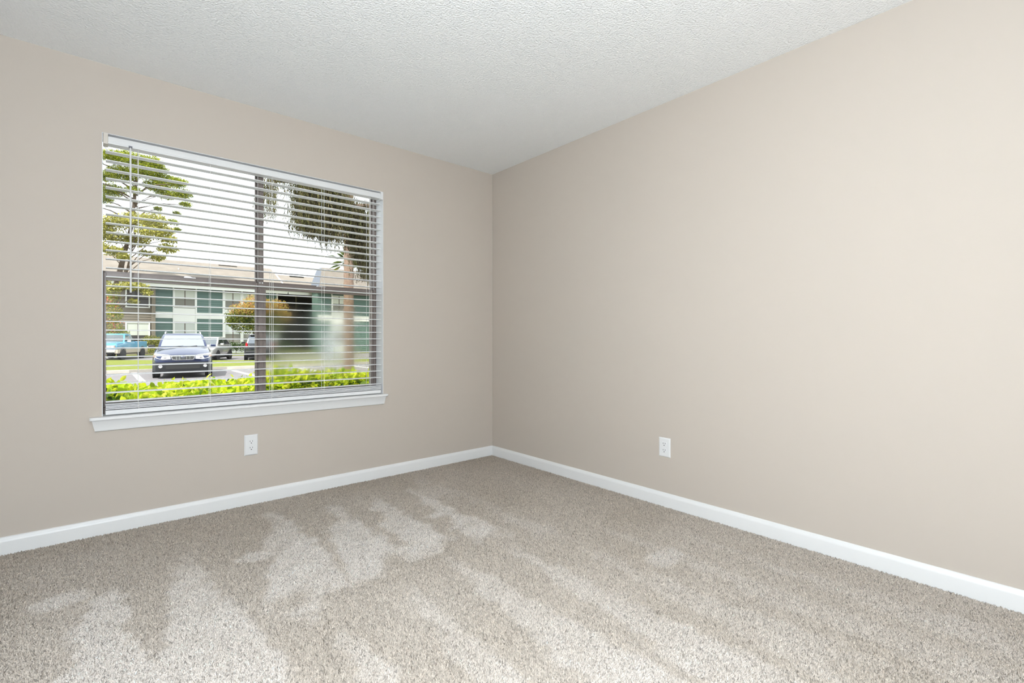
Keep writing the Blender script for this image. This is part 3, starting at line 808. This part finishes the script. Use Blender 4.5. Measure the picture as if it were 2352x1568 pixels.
def pickup():
    TEAL = mat('sky_blue_truck_paint', srgb(86, 160, 196), .22, metal=.1, coat=1.0)
    LOW = mat('beige_silver_truck_paint', srgb(200, 188, 172), .3, metal=.2)
    a = R(21); fx, fy = -1.525, 37.60     # front wheel nearest the viewer's right
    # local front wheel at (.80, 1.0)
    c, s_ = math.cos(-a), math.sin(-a)
    loc = (fx - (.80*c - 1.0*s_), fy - (.80*s_ + 1.0*c), G)
    t = thing('pickup_truck', 'light blue two-tone pickup truck parked on the far lot at left', 'truck', loc, -a)
    def rg(y, w, zb, zt, cr): return [(0, y, zb), (w*.92, y, zb), (w, y, zb+.05), (w, y, zt-.16), (w*.985, y, zt-.06), (w*.93, y, zt), (w*.4, y, zt+cr), (0, y, zt+cr)]
    bm = B(); loft(bm, [rg(.10, .88, .76, 1.02, .01), rg(.16, .94, .70, 1.06, .02), rg(.6, .95, .70, 1.10, .03), rg(1.42, .95, .70, 1.14, .03), rg(1.6, .95, .70, 1.16, 0), rg(3.12, .95, .70, 1.16, 0)])
    obj('hood_and_doors', bm, TEAL, t, smooth=True)
    # bed: two sides, floor, tailgate
    bm = B()
    for s in (-1, 1):
        prism(bm, [(s*.95, .70), (s*.95, 1.17), (s*.92, 1.21), (s*.80, 1.21), (s*.78, 1.17), (s*.78, .70)], 'y', 3.18, 5.25)
    box(bm, -.78, .78, 3.18, 5.25, .70, .78); box(bm, -.78, .78, 3.18, 3.24, .78, 1.20); box(bm, -.92, .92, 5.25, 5.32, .66, 1.20)
    obj('bed', bm, TEAL, t, bevel=.02, smooth=True)
    bm = B()
    for s in (-1, 1): prism(bm, [(s*.80, .44), (s*.945, .44), (s*.965, .52), (s*.965, .70), (s*.80, .70)], 'y', .15, 5.28)
    obj('lower_panel', bm, LOW, t, smooth=True)
    for s in (-1, 1): obj('trim_strip', one(box, min(s*.955, s*.972), max(s*.955, s*.972), .3, 5.2, .69, .715), CHROME, t)
    cab = Cab(1.45, 3.10, .86, 1.15, 1.98, 2.98, .70, 1.72)
    WHT = mat('pale_blue_cab_paint', srgb(150, 200, 220), .2, coat=1.0)
    cab.build(t, TEAL); cab.front(t, CARGLASS); cab.front(t, CARGLASS, rear=True, name='rear_window')
    for s in (-1, 1):
        cab.side(t, .06, .60, s, CARGLASS); cab.side(t, .68, .92, s, CARGLASS)
        mirror_part(t, s*.94, 1.75, 1.16, s, PLASTIC)
        for x in (.50, .70):
            obj('headlight', one(box, min(s*(x-.09), s*(x+.09)), max(s*(x-.09), s*(x+.09)), .045, .11, .80, .93), LAMPG, t, bevel=.02)
    gr = obj('grille', one(box, -.86, .86, .06, .2, .77, .96), mat('grille_grey', srgb(170, 150, 145), .4, metal=.3), t, bevel=.02)
    for z in (.82, .865, .91): obj('grille_bar', one(box, -.38, .38, .045, .06, z-.01, z+.01), CHROME, gr)
    bm = B(); prism(bm, [(-.12, .84), (-.05, .84), (-.05, .82), (.05, .82), (.05, .84), (.12, .84), (.12, .89), (.05, .89), (.05, .91), (-.05, .91), (-.05, .89), (-.12, .89)], 'y', .03, .045)
    obj('emblem', bm, REDL, gr)
    bm = B(); prism(bm, [(-.93, .28), (-.85, .10), (.0, .0), (.85, .10), (.93, .28), (.88, .30), (.80, .18), (0, .08), (-.80, .18), (-.88, .30)], 'z', .50, .72)
    obj('bumper', bm, CHROME, t, bevel=.02, smooth=True)
    obj('underbody', one(box, -.6, .6, .6, 5.0, .38, .72), DARK, t)
    for y in (1.0, 4.3):
        for s in (-1, 1): wheel(t, s*.865, y, .37, .25, s, mat('pale_wheel_cover', (.8, .78, .74, 1), .4), 8)
    arches(t, .955, (1.0, 4.3), .39)
pickup()

def silver_car():
    SIL = mat('silver_car_paint', srgb(196, 194, 190), .22, metal=.35, coat=1.0)
    a = R(25); fx, fy = 3.084, 32.013
    c, s_ = math.cos(-a), math.sin(-a)
    loc = (fx - (.80*c - .95*s_), fy - (.80*s_ + .95*c), G)
    t = thing('car', 'silver sedan parked behind the blue sport utility car', 'car', loc, -a)
    bm = B()
    loft(bm, [ring(.0, .66, .34, .66, .01), ring(.06, .78, .24, .72, .015), ring(.25, .86, .22, .80, .03), ring(.8, .875, .21, .92, .045), ring(1.25, .875, .21, .98, .03), ring(2.4, .875, .21, 1.0, 0), ring(3.5, .87, .22, 1.0, 0), ring(4.2, .84, .26, .98, 0), ring(4.45, .72, .36, .88, 0)])
    obj('body', bm, SIL, t, smooth=True, sub=1)
    cab = Cab(1.12, 4.15, .77, .985, 1.95, 3.45, .60, 1.50)
    cab.build(t, SIL); cab.front(t, CARGLASS); cab.front(t, CARGLASS, rear=True, name='rear_window')
    for s in (-1, 1):
        cab.side(t, .05, .45, s, CARGLASS); cab.side(t, .49, .90, s, CARGLASS)
        mirror_part(t, s*.85, 1.5, .97, s, SIL)
        bm = B(); prism(bm, [(s*.40, .60), (s*.66, .60), (s*.80, .70), (s*.70, .76), (s*.42, .71)], 'y', .0, .18); obj('headlight', bm, LAMPG, t, bevel=.02)
    obj('grille', one(box, -.30, .30, -.02, .08, .52, .66), BLACKP, t, bevel=.02)
    obj('underbody', one(box, -.70, .70, .5, 4.0, .14, .28), DARK, t)
    for y in (.95, 3.60):
        for s in (-1, 1): wheel(t, s*.79, y, .31, .21, s)
    arches(t, .870, (.95, 3.60), .31)
silver_car()

def dark_car():
    BLK = mat('black_car_paint', srgb(32, 34, 40), .2, coat=1.0)
    t = thing('car', 'black van seen from the rear with a red tail light beside the mullion', 'car', (5.55, 31.2, G), R(180)-R(12))
    # local front is away from the viewer: tail at y = L
    L = 4.6
    t.location = (6.24, 35.25, G)
    bm = B()
    loft(bm, [ring(.0, .66, .36, .74, .01), ring(.1, .80, .28, .84, .02), ring(.9, .88, .26, 1.0, .03), ring(1.3, .88, .26, 1.06, .0), ring(3.9, .88, .26, 1.06, 0), ring(4.45, .86, .30, 1.05, 0), ring(L, .80, .40, 1.0, 0)])
    obj('body', bm, BLK, t, smooth=True, sub=1)
    cab = Cab(1.05, 4.50, .78, 1.05, 1.85, 4.22, .62, 1.66)
    cab.build(t, BLK); cab.front(t, CARGLASS)
    cab.front(t, mat('grey_rear_glass', (.10, .12, .15, 1), .05, spec=1.0, coat=1.0), rear=True, name='rear_window', g0=.06, g1=.80)
    for s in (-1, 1):
        for f0, f1 in ((.05, .33), (.36, .66), (.69, .92)): cab.side(t, f0, f1, s, CARGLASS)
        bm = B(); prism(bm, [(s*.70, .84), (s*.82, .84), (s*.83, 1.02), (s*.80, 1.14), (s*.72, 1.14), (s*.70, 1.0)], 'y', 4.40, 4.60); obj('tail_light', bm, REDL, t, bevel=.015)
        bm = B(); tube(bm, [(s*.56, 1.95, 1.64), (s*.55, 2.1, 1.71), (s*.55, 3.9, 1.71), (s*.56, 4.1, 1.64)], .02, 6); obj('roof_rail', bm, PLASTIC, t)
        mirror_part(t, s*.86, 1.3, 1.05, s, BLK)
    obj('spoiler', one(box, -.55, .55, 4.12, 4.36, 1.60, 1.64), BLK, t, bevel=.01)
    obj('rear_bumper', one(box, -.82, .82, 4.45, 4.68, .38, .62), BLACKP, t, bevel=.04, smooth=True)
    obj('number_plate', one(box, -.15, .15, 4.60, 4.625, .74, .86), PAINTW, t)
    obj('underbody', one(box, -.70, .70, .5, 4.2, .16, .30), DARK, t)
    for y in (.9, 3.65):
        for s in (-1, 1): wheel(t, s*.79, y, .33, .22, s)
    arches(t, .878, (.9, 3.65), .33)
dark_car()

# ------------------------------------------------------------------ green apartment building
SIDT = mat('teal_siding', srgb(98, 122, 117), .7, noise=(1.5, .35, srgb(106, 130, 126)))
SIDB = mat('taupe_siding', srgb(120, 111, 98), .75, noise=(1.5, .35, srgb(128, 119, 106)))
WTRIM = mat('white_house_trim', srgb(232, 232, 230), .6)
ROOF = mat('pale_shingles', srgb(126, 117, 108), .9, noise=(1.2, .8, srgb(140, 131, 121)), bump=(9, .05, .5))
WINGL = mat('house_glass', (.05, .045, .045, 1), .25, spec=.3)
CURT = mat('pale_curtain', srgb(205, 208, 200), .8)
DARKW = mat('breezeway_shade_and_vent', srgb(34, 32, 26), .9)  # near-black stands in for deep shade between the blocks; also the vent colour
SLATE = mat('slate_blue_panel', srgb(110, 116, 128), .7)
bld = thing('apartment_building', 'two-storey apartment building with teal and taupe siding and pale shingle roof', 'building', (4, 47, G))
def hp(name, bm, m, parent=None, **k):
    bmesh.ops.translate(bm, verts=bm.verts, vec=(-4, -47, -G))
    return obj(name, bm, m, parent or bld, **k)
hp('wall', one(box, -12, 10.2, 47.0, 57, G, 5.5), SIDB)
hp('wall', one(box, 10.2, 16, 51.0, 57, G, 5.5), SIDB)
hp('wall', one(box, 13.4, 26, 44.0, 45.6, G, 5.5), SIDT); hp('wall', one(box, 16, 26, 45.6, 56, G, 5.5), SIDB)
def siding(x0, x1, y, z0, z1, m, step=.20):
    bm = B(); z = z0
    while z < z1-.02:
        h = min(step, z1-z)
        prism(bm, [(y, z), (y-.045, z), (y-.012, z+h), (y, z+h)], 'x', x0, x1); z += step
    return hp('siding', bm, m)
def trimb(x0, x1, y, z0, z1, th=.07, name='trim'):
    return hp(name, one(box, x0, x1, y-th, y, z0, z1), WTRIM)
def hwin(x0, x1, y, z0, z1, up, lo, fr=.10):
    """window with two sliding panes above a lower light"""
    bm = B(); box(bm, x0-fr, x0, y-.09, y, z0-fr, z1+fr); box(bm, x1, x1+fr, y-.09, y, z0-fr, z1+fr)
    box(bm, x0, x1, y-.09, y, z1, z1+fr); box(bm, x0, x1, y-.09, y, z0-fr, z0)
    w = hp('window', bm, WTRIM)
    xm, zm = (x0+x1)/2, z0 + (z1-z0)*.46
    for a, b in ((x0, xm-.03), (xm+.03, x1)):
        hp('pane', one(box, a, b, y-.05, y-.03, zm+.02, z1), up, w); hp('pane', one(box, a, b, y-.05, y-.03, z0, zm-.02), lo, w)
    hp('sash_bar', one(box, xm-.03, xm+.03, y-.07, y-.02, z0, z1), mat('brown_sash', srgb(95, 80, 72), .6), w)
    return w
YF = 47.0
siding(-12, 1.0, YF, G, 5.35, SIDB)
hp('corner_post', one(box, .75, 1.0, YF-.5, YF, G, 5.35), SIDB)
hwin(-.86, .56, YF-.05, 3.62, 5.0, WINGL, WINGL)
hwin(-.86, .56, YF-.05, .35, 2.25, CURT, WINGL)
hwin(-5.2, -3.6, YF-.05, 3.62, 5.0, WINGL, WINGL); hwin(-5.2, -3.6, YF-.05, .35, 2.25, CURT, WINGL)
# teal bays
def bays(y, x0, cells):
    x = x0
    for w, kind in cells:
        if kind == 't':
            siding(x, x+w, y, 3.25, 5.35, SIDT); siding(x, x+w, y, G, 2.72, SIDT)
            trimb(x, x+w, y, 2.72, 3.25, .08, 'band')
        elif kind == 'w':
            trimb(x, x+w, y, 2.42, 3.62, .05, 'panel'); trimb(x, x+w, y, G, .42, .05, 'panel')
            hwin(x+.06, x+w-.06, y-.02, 3.72, 5.15, CURT, mat('grey_screen', srgb(128, 126, 120), .8), .06)
            hwin(x+.06, x+w-.06, y-.02, .52, 2.32, mat('pale_blind', srgb(196, 200, 198), .8), mat('grey_screen', srgb(128, 126, 120), .8), .06)
        elif kind == 'p':
            trimb(x, x+w, y, G, 5.35, .12, 'post')
        x += w
    return x
bays(YF, 1.02, [(1.2, 't'), (.09, 'p'), (1.56, 'w'), (.10, 'p'), (1.96, 't'), (.16, 'p'), (1.35, 'w'), (.12, 'p'), (1.2, 'w'), (.12, 'p'), (1.6, 't'), (.12, 'p')])
bays(44.0, 13.42, [(1.28, 't'), (.10, 'p'), (1.35, 'w'), (.10, 'p'), (3.4, 't'), (.1, 'p'), (1.4, 'w'), (.1, 'p'), (3.0, 't')])
# covered gap between the blocks, its deep shade put into a near-black colour
br = hp('breezeway_shade', one(box, 10.25, 15.95, 50.6, 51.0, G, 5.5), DARKW)
hp('railing', one(box, 10.3, 13.3, 47.8, 47.86, 3.9, 4.0), BRONZE_D); hp('floor_slab', one(box, 10.21, 13.39, 47.6, 50.55, 2.9, 3.15), DARKW)
for i in range(9): hp('baluster', one(box, 10.4+i*.36, 10.44+i*.36, 47.8, 47.86, 3.15, 3.9), BRONZE_D)
hp('door', one(box, 11.2, 12.1, 50.55, 50.6, 3.15, 5.1), mat('olive_door', srgb(88, 82, 60), .7))
hp('post', one(box, 12.5, 12.62, 47.8, 47.92, G, 5.4), mat('olive_door', srgb(88, 82, 60), .7))
# roofs: sloped slabs with fascia
def roof(x0, x1, ye, ze, yr, zr, rake=True):
    bm = B(); prism(bm, [(ye, ze), (yr, zr), (yr+(yr-ye), ze), (yr+(yr-ye), ze+.14), (yr, zr+.16), (ye, ze+.14)], 'x', x0, x1)
    r = hp('roof', bm, ROOF)
    hp('fascia', one(box, x0, x1, ye-.04, ye, ze-.26, ze+.14), WTRIM, r)
    hp('gutter', one(box, x0, x1, ye-.14, ye-.04, ze+.02, ze+.12), WTRIM, r)
    if rake:
        for x in (x0, x1):
            bm = B(); prism(bm, [(ye, ze-.1), (yr, zr-.1), (2*yr-ye, ze-.1), (2*yr-ye, ze+.2), (yr, zr+.2), (ye, ze+.2)], 'x', x-.06, x+.06); hp('rake_board', bm, WTRIM, r)
            bm = B(); prism(bm, [(ye+.6, ze), (yr, zr-.1), (2*yr-ye-.6, ze)], 'x', x-.03 if x == x0 else x-.05, x+.05 if x == x0 else x+.03); hp('gable', bm, SLATE, r)
    return r
ra = roof(-12.6, 11.3, 46.2, 5.55, 52.0, 8.22)
roof(11.4, 16.4, 46.3, 5.55, 50.4, 7.45, False)
bm = B()      # steep hipped roof over the projecting bay
lo = [bm.verts.new(p) for p in ((13.25, 43.2, 5.55), (26.5, 43.2, 5.55), (26.5, 46.2, 5.55), (13.25, 46.2, 5.55))]
hi = [bm.verts.new(p) for p in ((13.85, 44.2, 7.88), (26, 44.2, 7.88), (26, 45.4, 7.88), (13.85, 45.4, 7.88))]
for k in range(4): bm.faces.new((lo[k], lo[(k+1) % 4], hi[(k+1) % 4], hi[k]))
bm.faces.new(lo[::-1]); bm.faces.new(hi)
rc = hp('roof', bm, ROOF)
hp('fascia', one(box, 13.2, 26.5, 43.12, 43.2, 5.30, 5.62), WTRIM, rc)
bm = B(); quadslab(bm, [(13.25, 46.2, 5.56), (13.25, 43.2, 5.56), (13.85, 44.2, 7.87), (13.85, 45.4, 7.87)], .02); hp('side_slope', bm, SLATE, rc)
bm = B(); box(bm, 6.4, 8.0, 51.6, 52.0, 8.1, 8.28); hp('ridge_vent', bm, DARKW, ra)
bm = B(); box(bm, 12.6, 14.0, 50.0, 50.3, 7.42, 7.56); hp('ridge_vent', bm, DARKW)
bm = B(); lathe(bm, [(.06, 0), (.06, .5)], 'z', (2.9, 49.6, 6.9), 8); hp('vent_pipe', bm, SILVERM, ra)

# ------------------------------------------------------------------ trees and bushes
def trunk(pts, rads, o, t, name='trunk', m=BARK, seg=8):
    bm = B(); tube(bm, [Vector(p)-Vector(o) for p in pts], rads, seg); return obj(name, bm, m, t, smooth=True)
def pine():
    o = (-1.95, 44.0, G+.06); t = thing('pine_tree', 'tall pine with layered bright green clumps at the left of the view', 'tree', o)
    rng = np.random.default_rng(21)
    trunk([(-1.95, 44, G), (-1.9, 44, 3.5), (-1.2, 44, 7), (-.62, 44, 10), (-.35, 44, 14), (-.3, 44, 15.4)], [.20, .19, .17, .13, .08, .03], o, t)
    cl = [(-.75, 15.1, 1.2), (.55, 15.0, 1.0), (1.0, 14.6, .8), (-1.8, 14.5, 1.0), (.2, 14.2, 1.3), (1.6, 14.0, 1.1), (-1.2, 13.6, 1.2), (2.2, 13.4, .8), (-2.2, 13.5, .9), (.9, 13.2, 1.0), (2.4, 12.6, .9), (1.5, 12.6, .8), (-1.9, 12.5, 1.1), (-.6, 12.3, .6), (2.9, 12.2, .5), (-2.4, 11.6, .8), (-3.2, 14.2, 1.0), (-3.6, 12.8, 1.1), (2.3, 11.4, .35), (1.9, 10.3, .45), (2.2, 9.8, .3), (1.0, 11.4, .3), (-3.3, 11, .9)]
    bl_ = []
    for x, z, r in cl:
        y = 44 + rng.uniform(-1.3, 1.3)
        bl_.append(((x-o[0], y-o[1], z-o[2]), (r*.95, r*.9, r*.42), int(1900*r*r)+120))
        z0 = min(z-.7, 14.2); bm_ = [(-.35, 44, z0-.4), ((x-.35)/2-.1, (44+y)/2, z-.35), (x, y, z-.08)]
        trunk(bm_, [.07, .045, .015], o, t, 'branch', BARK, 5)
    P = scatter(rng, bl_)
    leaves('needles', P, .16, [srgb(165, 172, 45), srgb(120, 138, 40), srgb(200, 200, 75), srgb(85, 98, 40)], t, rng, .28, .5)
pine()
def oak():
    o = (-1.85, 43.3, G+.06); t = thing('oak_tree', 'pale olive broadleaf tree under the tall pine', 'tree', o)
    rng = np.random.default_rng(31)
    trunk([(-1.85, 43.3, G), (-1.8, 43.3, 3), (-1.0, 42.9, 6), (-.5, 42.6, 9)], [.10, .09, .07, .03], o, t)
    bl_ = []
    for x, z, r in [(-.5, 10.1, 1.0), (.5, 9.9, 1.0), (1.2, 9.4, .8), (-1.6, 9.6, 1.0), (-1.9, 8.6, 1.0), (.4, 9.0, 1.0), (1.5, 8.6, .6), (1.4, 7.9, .7), (-.4, 8.5, .9), (-1.8, 7.4, .7), (-2.6, 9.2, 1.0), (.2, 7.6, .5), (.9, 7.3, .5), (-1.2, 7.0, .5), (-2.8, 7.6, .9), (-.8, 4.9, .7), (-1.7, 4.7, .6), (-.1, 4.8, .5), (.15, 4.4, .35), (-.55, 3.8, .35), (-2.6, 5.0, .8)]:
        y = 42.6 + rng.uniform(-.9, .9)
        bl_.append(((x-o[0], y-o[1], z-o[2]), (r, r, r*.5), int(900*r*r)+100))
        zz = max(z-1.6, 2.5); bx = -1.8 if zz < 3 else -1.8 + .8*(zz-3)/3 if zz < 6 else -1.0 + .5*(zz-6)/3
        trunk([(bx, 42.9, zz), ((x+bx)/2, (y+42.8)/2, z-.4), (x, y, z)], [.04, .025, .012], o, t, 'branch', BARK, 5)
    leaves('foliage', scatter(rng, bl_), .17, [srgb(185, 180, 90), srgb(150, 150, 60), srgb(120, 120, 50), srgb(215, 205, 120)], t, rng, .55, .4)
oak()
def bush(name, label, cat, o, blobs, size, cols, seed, stems, aspect=.5, extra=None):
    t = thing(name, label, cat, o); rng = np.random.default_rng(seed)
    leaves('foliage', scatter(rng, [((x-o[0], y-o[1], z-o[2]), r, n) for x, y, z, r, n in blobs]), size, cols, t, rng, aspect, .4)
    if extra:
        leaves('new_growth', scatter(rng, [((x-o[0], y-o[1], z-o[2]), r, n) for x, y, z, r, n in extra[0]]), size, extra[1], t, rng, aspect, .4)
    for pts, r in stems: trunk(pts, [r, r*.8, r*.4], o, t, 'stem', BARK, 6)
    return t
GB = G + .06
bush('flowering_shrub', 'yellow-green shrub with red flowers at the left window edge', 'shrub', (-2.0, 42.9, GB),
     [(-2.1, 42.9, 4.0, (.75, .6, .85), 1700), (-1.9, 42.9, 2.9, (.75, .7, .8), 1800), (-2.0, 42.9, 1.7, (.85, .7, .9), 1800), (-1.4, 42.9, 1.2, (.6, .5, .6), 800), (-3.0, 42.9, 2.5, (.8, .7, 1.5), 1800)], .13,
     [srgb(165, 168, 60), srgb(200, 192, 85), srgb(125, 138, 50)], 41, [([(-2.0, 42.9, G), (-2.05, 42.9, 1.5), (-2.1, 42.9, 3.5)], .05)], .5,
     ([(-2.05, 42.6, 3.3, (.7, .6, .9), 150), (-1.9, 42.5, 2.0, (.8, .6, .8), 150)], [srgb(225, 110, 110), srgb(235, 150, 140), srgb(220, 90, 70)]))
bush('ornamental_grass', 'pale yellow shrub beyond the bed of the blue pickup', 'shrub', (1.0, 43.4, GB),
     [(.5, 43.4, .75, (.7, .5, .45), 1100), (1.2, 43.4, .65, (.8, .5, .45), 1200), (1.7, 43.3, .35, (.5, .5, .5), 600), (.9, 43.2, .15, (1.0, .6, .4), 900)], .15,
     [srgb(205, 200, 110), srgb(165, 165, 70), srgb(115, 125, 55)], 43, [([(1.0, 43.4, G), (1.0, 43.4, .2), (1.05, 43.4, .6)], .03)], .3)
bush('low_hedge', 'dark green low hedge beyond the silver sedan', 'hedge', (7.0, 41.6, GB),
     [(4.9+i*.7, 41.6, .32, (.6, .45, .42), 700) for i in range(8)], .10, [srgb(60, 85, 35), srgb(85, 110, 40), srgb(40, 60, 28)], 47,
     [([(5.2+i*.8, 41.6, G), (5.2+i*.8, 41.6, .0), (5.25+i*.8, 41.6, .3)], .02) for i in range(5)], .5)
OR = [srgb(190, 145, 80), srgb(195, 175, 85), srgb(195, 125, 95), srgb(150, 150, 65), srgb(200, 185, 105)]
bush('photinia_tree', 'rounded shrub tree with orange new growth behind the black van', 'tree', (6.6, 37.2, G),
     [(5.3, 37.2, 2.6, (.9, .9, .6), 1500), (6.3, 37.2, 2.7, (1.2, 1.0, .8), 2600), (7.6, 37.2, 2.6, (1.2, 1.0, .8), 2400), (6.0, 37.2, 1.9, (1.2, .9, .6), 1700), (7.4, 37.2, 1.8, (1.1, .9, .6), 1500), (4.9, 37.1, 2.2, (.5, .5, .4), 500)], .12,
     [srgb(80, 100, 35), srgb(110, 120, 40), srgb(55, 75, 30), srgb(150, 150, 50)], 53,
     [([(6.5, 37.2, G), (6.4, 37.2, 1.2), (6.0, 37.2, 2.5)], .07), ([(6.7, 37.2, G), (6.9, 37.2, 1.2), (7.4, 37.2, 2.6)], .07)], .5,
     ([(5.4, 37.0, 3.1, (.9, .8, .5), 700), (6.4, 37.0, 3.65, (1.0, .9, .7), 1300), (7.6, 36.9, 3.4, (1.2, .9, .7), 1500), (8.3, 36.9, 2.7, (.7, .7, .6), 600), (6.2, 36.6, 3.0, (1.3, .6, .5), 700)], OR))

# live oak limb with hanging moss, trunk outside the view on the right
def mossy_oak():
    o = (4.3, 9.6, G); t = thing('moss_tree', 'large tree draped with grey-green hanging moss at the upper right', 'tree', o)
    rng = np.random.default_rng(61)
    trunk([(4.3, 9.6, G-.02), (4.25, 9.5, 2), (4.0, 9.4, 4.2), (3.4, 9.2, 5.4)], [.34, .28, .24, .18], o, t)
    L1 = [(3.8, 9.3, 4.6), (3.0, 9.1, 5.1), (2.2, 9.0, 5.1), (1.3, 8.9, 4.85), (.55, 8.9, 4.72), (.25, 8.9, 4.8)]
    trunk(L1, [.2, .15, .12, .07, .035, .02], o, t, 'limb')
    trunk([(4.1, 9.4, 4.0), (3.5, 9.0, 4.6), (2.9, 8.7, 4.5), (2.3, 8.5, 4.35)], [.16, .11, .08, .05], o, t, 'limb')
    # strands: (x, z top, z bottom, count, spread)
    V = []; T = []
    cols = np.array([c[:3] for c in (srgb(104, 97, 62), srgb(78, 72, 44), srgb(128, 118, 82), srgb(58, 52, 32), srgb(98, 100, 56))])
    groups = [(.40, 4.75, 3.75, 26, .07), (.62, 4.70, 4.45, 26, .16), (.95, 4.75, 4.5, 30, .16), (.92, 4.4, 3.35, 6, .03), (1.15, 4.85, 3.6, 46, .12), (1.32, 4.8, 3.5, 60, .14), (1.6, 4.85, 3.45, 110, .17), (1.9, 4.9, 3.45, 110, .17), (2.1, 4.6, 3.7, 90, .16), (2.3, 4.4, 3.75, 80, .16), (2.55, 4.45, 3.3, 110, .14), (2.8, 4.15, 2.9, 130, .13), (3.05, 3.95, 2.55, 150, .13), (3.3, 3.9, 2.4, 120, .16), (2.95, 3.9, 2.55, 110, .13), (2.62, 3.9, 3.05, 60, .08), (1.75, 4.95, 4.3, 120, .3), (1.78, 3.7, 3.15, 10, .03), (2.02, 3.6, 3.2, 8, .03)]
    for gx, zt, zb, cnt, sp in groups:
        for k in range(int(cnt*3.2)):
            x = gx + rng.normal(0, sp*.7); y = 8.95 + rng.normal(0, .28); z = zt + rng.normal(0, .09)
            end = zb + abs(rng.normal(0, .30)); c = cols[rng.integers(0, 5)]*(1+rng.normal(0, .15))
            while z > end:
                ln = rng.uniform(.03, .085); w = rng.uniform(.003, .011); a = rng.uniform(0, math.pi); dx = rng.normal(0, .024); dy = rng.normal(0, .024)
                ux, uy = w*math.cos(a), w*math.sin(a)
                V.append([(x-ux, y-uy, z), (x+ux, y+uy, z-.01), (x+dx+ux*.4, y+dy+uy*.4, z-ln), (x+dx-ux*.4, y+dy-uy*.4, z-ln)])
                T.append([np.clip(c*(1+rng.normal(0, .12)), 0, 1)]*4)
                x += dx*.5; y += dy*.5; z -= ln*.55
    V = np.array(V) - np.array(o); n = len(V)
    i0 = np.arange(n)[:, None]*4
    npmesh('hanging_moss', V.reshape(-1, 3), np.concatenate([i0+np.array([[0, 1, 2]]), i0+np.array([[0, 2, 3]])], 0), LEAF, t, np.array(T).reshape(-1, 3))
    # oak leaves on the limb
    P = scatter(rng, [((x-o[0], y-o[1], z-o[2]+.1), (.5, .45, .28), 420) for x, y, z in L1[2:4]])
    leaves('foliage', P, .07, [srgb(96, 92, 50), srgb(70, 72, 36), srgb(120, 110, 70)], t, rng, .4, .3)
mossy_oak()

PALMB = mat('palm_bark', srgb(150, 126, 108), .9, noise=(14, .8, srgb(120, 98, 82)), bump=(60, .02, .8))
def palm(name, label, base, h, r, nf, fl_, seed, lean=0, crown=True, cols=None, rngang=None):
    o = (base[0], base[1], G+.0); t = thing(name, label, 'palm', o); rng = np.random.default_rng(seed)
    top = (lean, 0, h)
    n = int(h/.16); bm = B(); pts = []; rad = []
    for i in range(n+1):
        f = i/n; pts += [(lean*f, 0, h*f)]; rad += [r*(1.05-.12*f)*(1.06 if i % 2 else .95)]
    tube(bm, pts, rad, 10); obj('trunk', bm, PALMB, t, smooth=True)
    for k in range(nf):
        a = rng.uniform(0, 2*math.pi) if rngang is None else rng.uniform(*rngang); el = rng.uniform(-.5, 1.0); L = fl_*rng.uniform(.7, 1.1)
        d = np.array([math.cos(a)*math.cos(el), math.sin(a)*math.cos(el), math.sin(el)])
        stem = [np.array(top)+d*L*s+np.array([0, 0, -.25*L*s*s]) for s in (0, .3, .55)]
        bm = B(); tube(bm, [Vector(p) for p in stem], [.022, .016, .01], 5)
        tip = stem[-1]; u = np.cross(d, [0, 0, 1]); u /= np.linalg.norm(u); v = np.cross(u, d)
        for j in range(21):     # fan of narrow blades
            b = (j-10)*.125; dd = d*math.cos(b)+u*math.sin(b) + v*.05
            bl2 = L*.55*(1-.25*abs(j-10)/10)
            p1 = tip+dd*bl2*.55; p2 = tip+dd*bl2+np.array([0, 0, -.22*bl2]); sd = np.cross(dd, v); sd = sd/np.linalg.norm(sd)*L*.007
            vs = [bm.verts.new(tuple(q)) for q in (tip, p1+sd, p2, p1-sd)]
            bm.faces.new((vs[0], vs[1], vs[2])); bm.faces.new((vs[0], vs[2], vs[3]))
        obj('frond', bm, mat('palm_frond_%d' % (k % 3), (cols or [srgb(110, 125, 50), srgb(80, 100, 40), srgb(150, 150, 70)])[k % 3], .5, trans=.35), t)
palm('palm_tree', 'palm with straight tan trunk rising into the hanging moss', (4.37, 14.0), 7.0, .175, 16, 1.5, 71)
palm('palm_tree', 'smaller fan palm behind the straight tan trunk', (9.35, 26.0), 6.25, .16, 40, 1.3, 73)
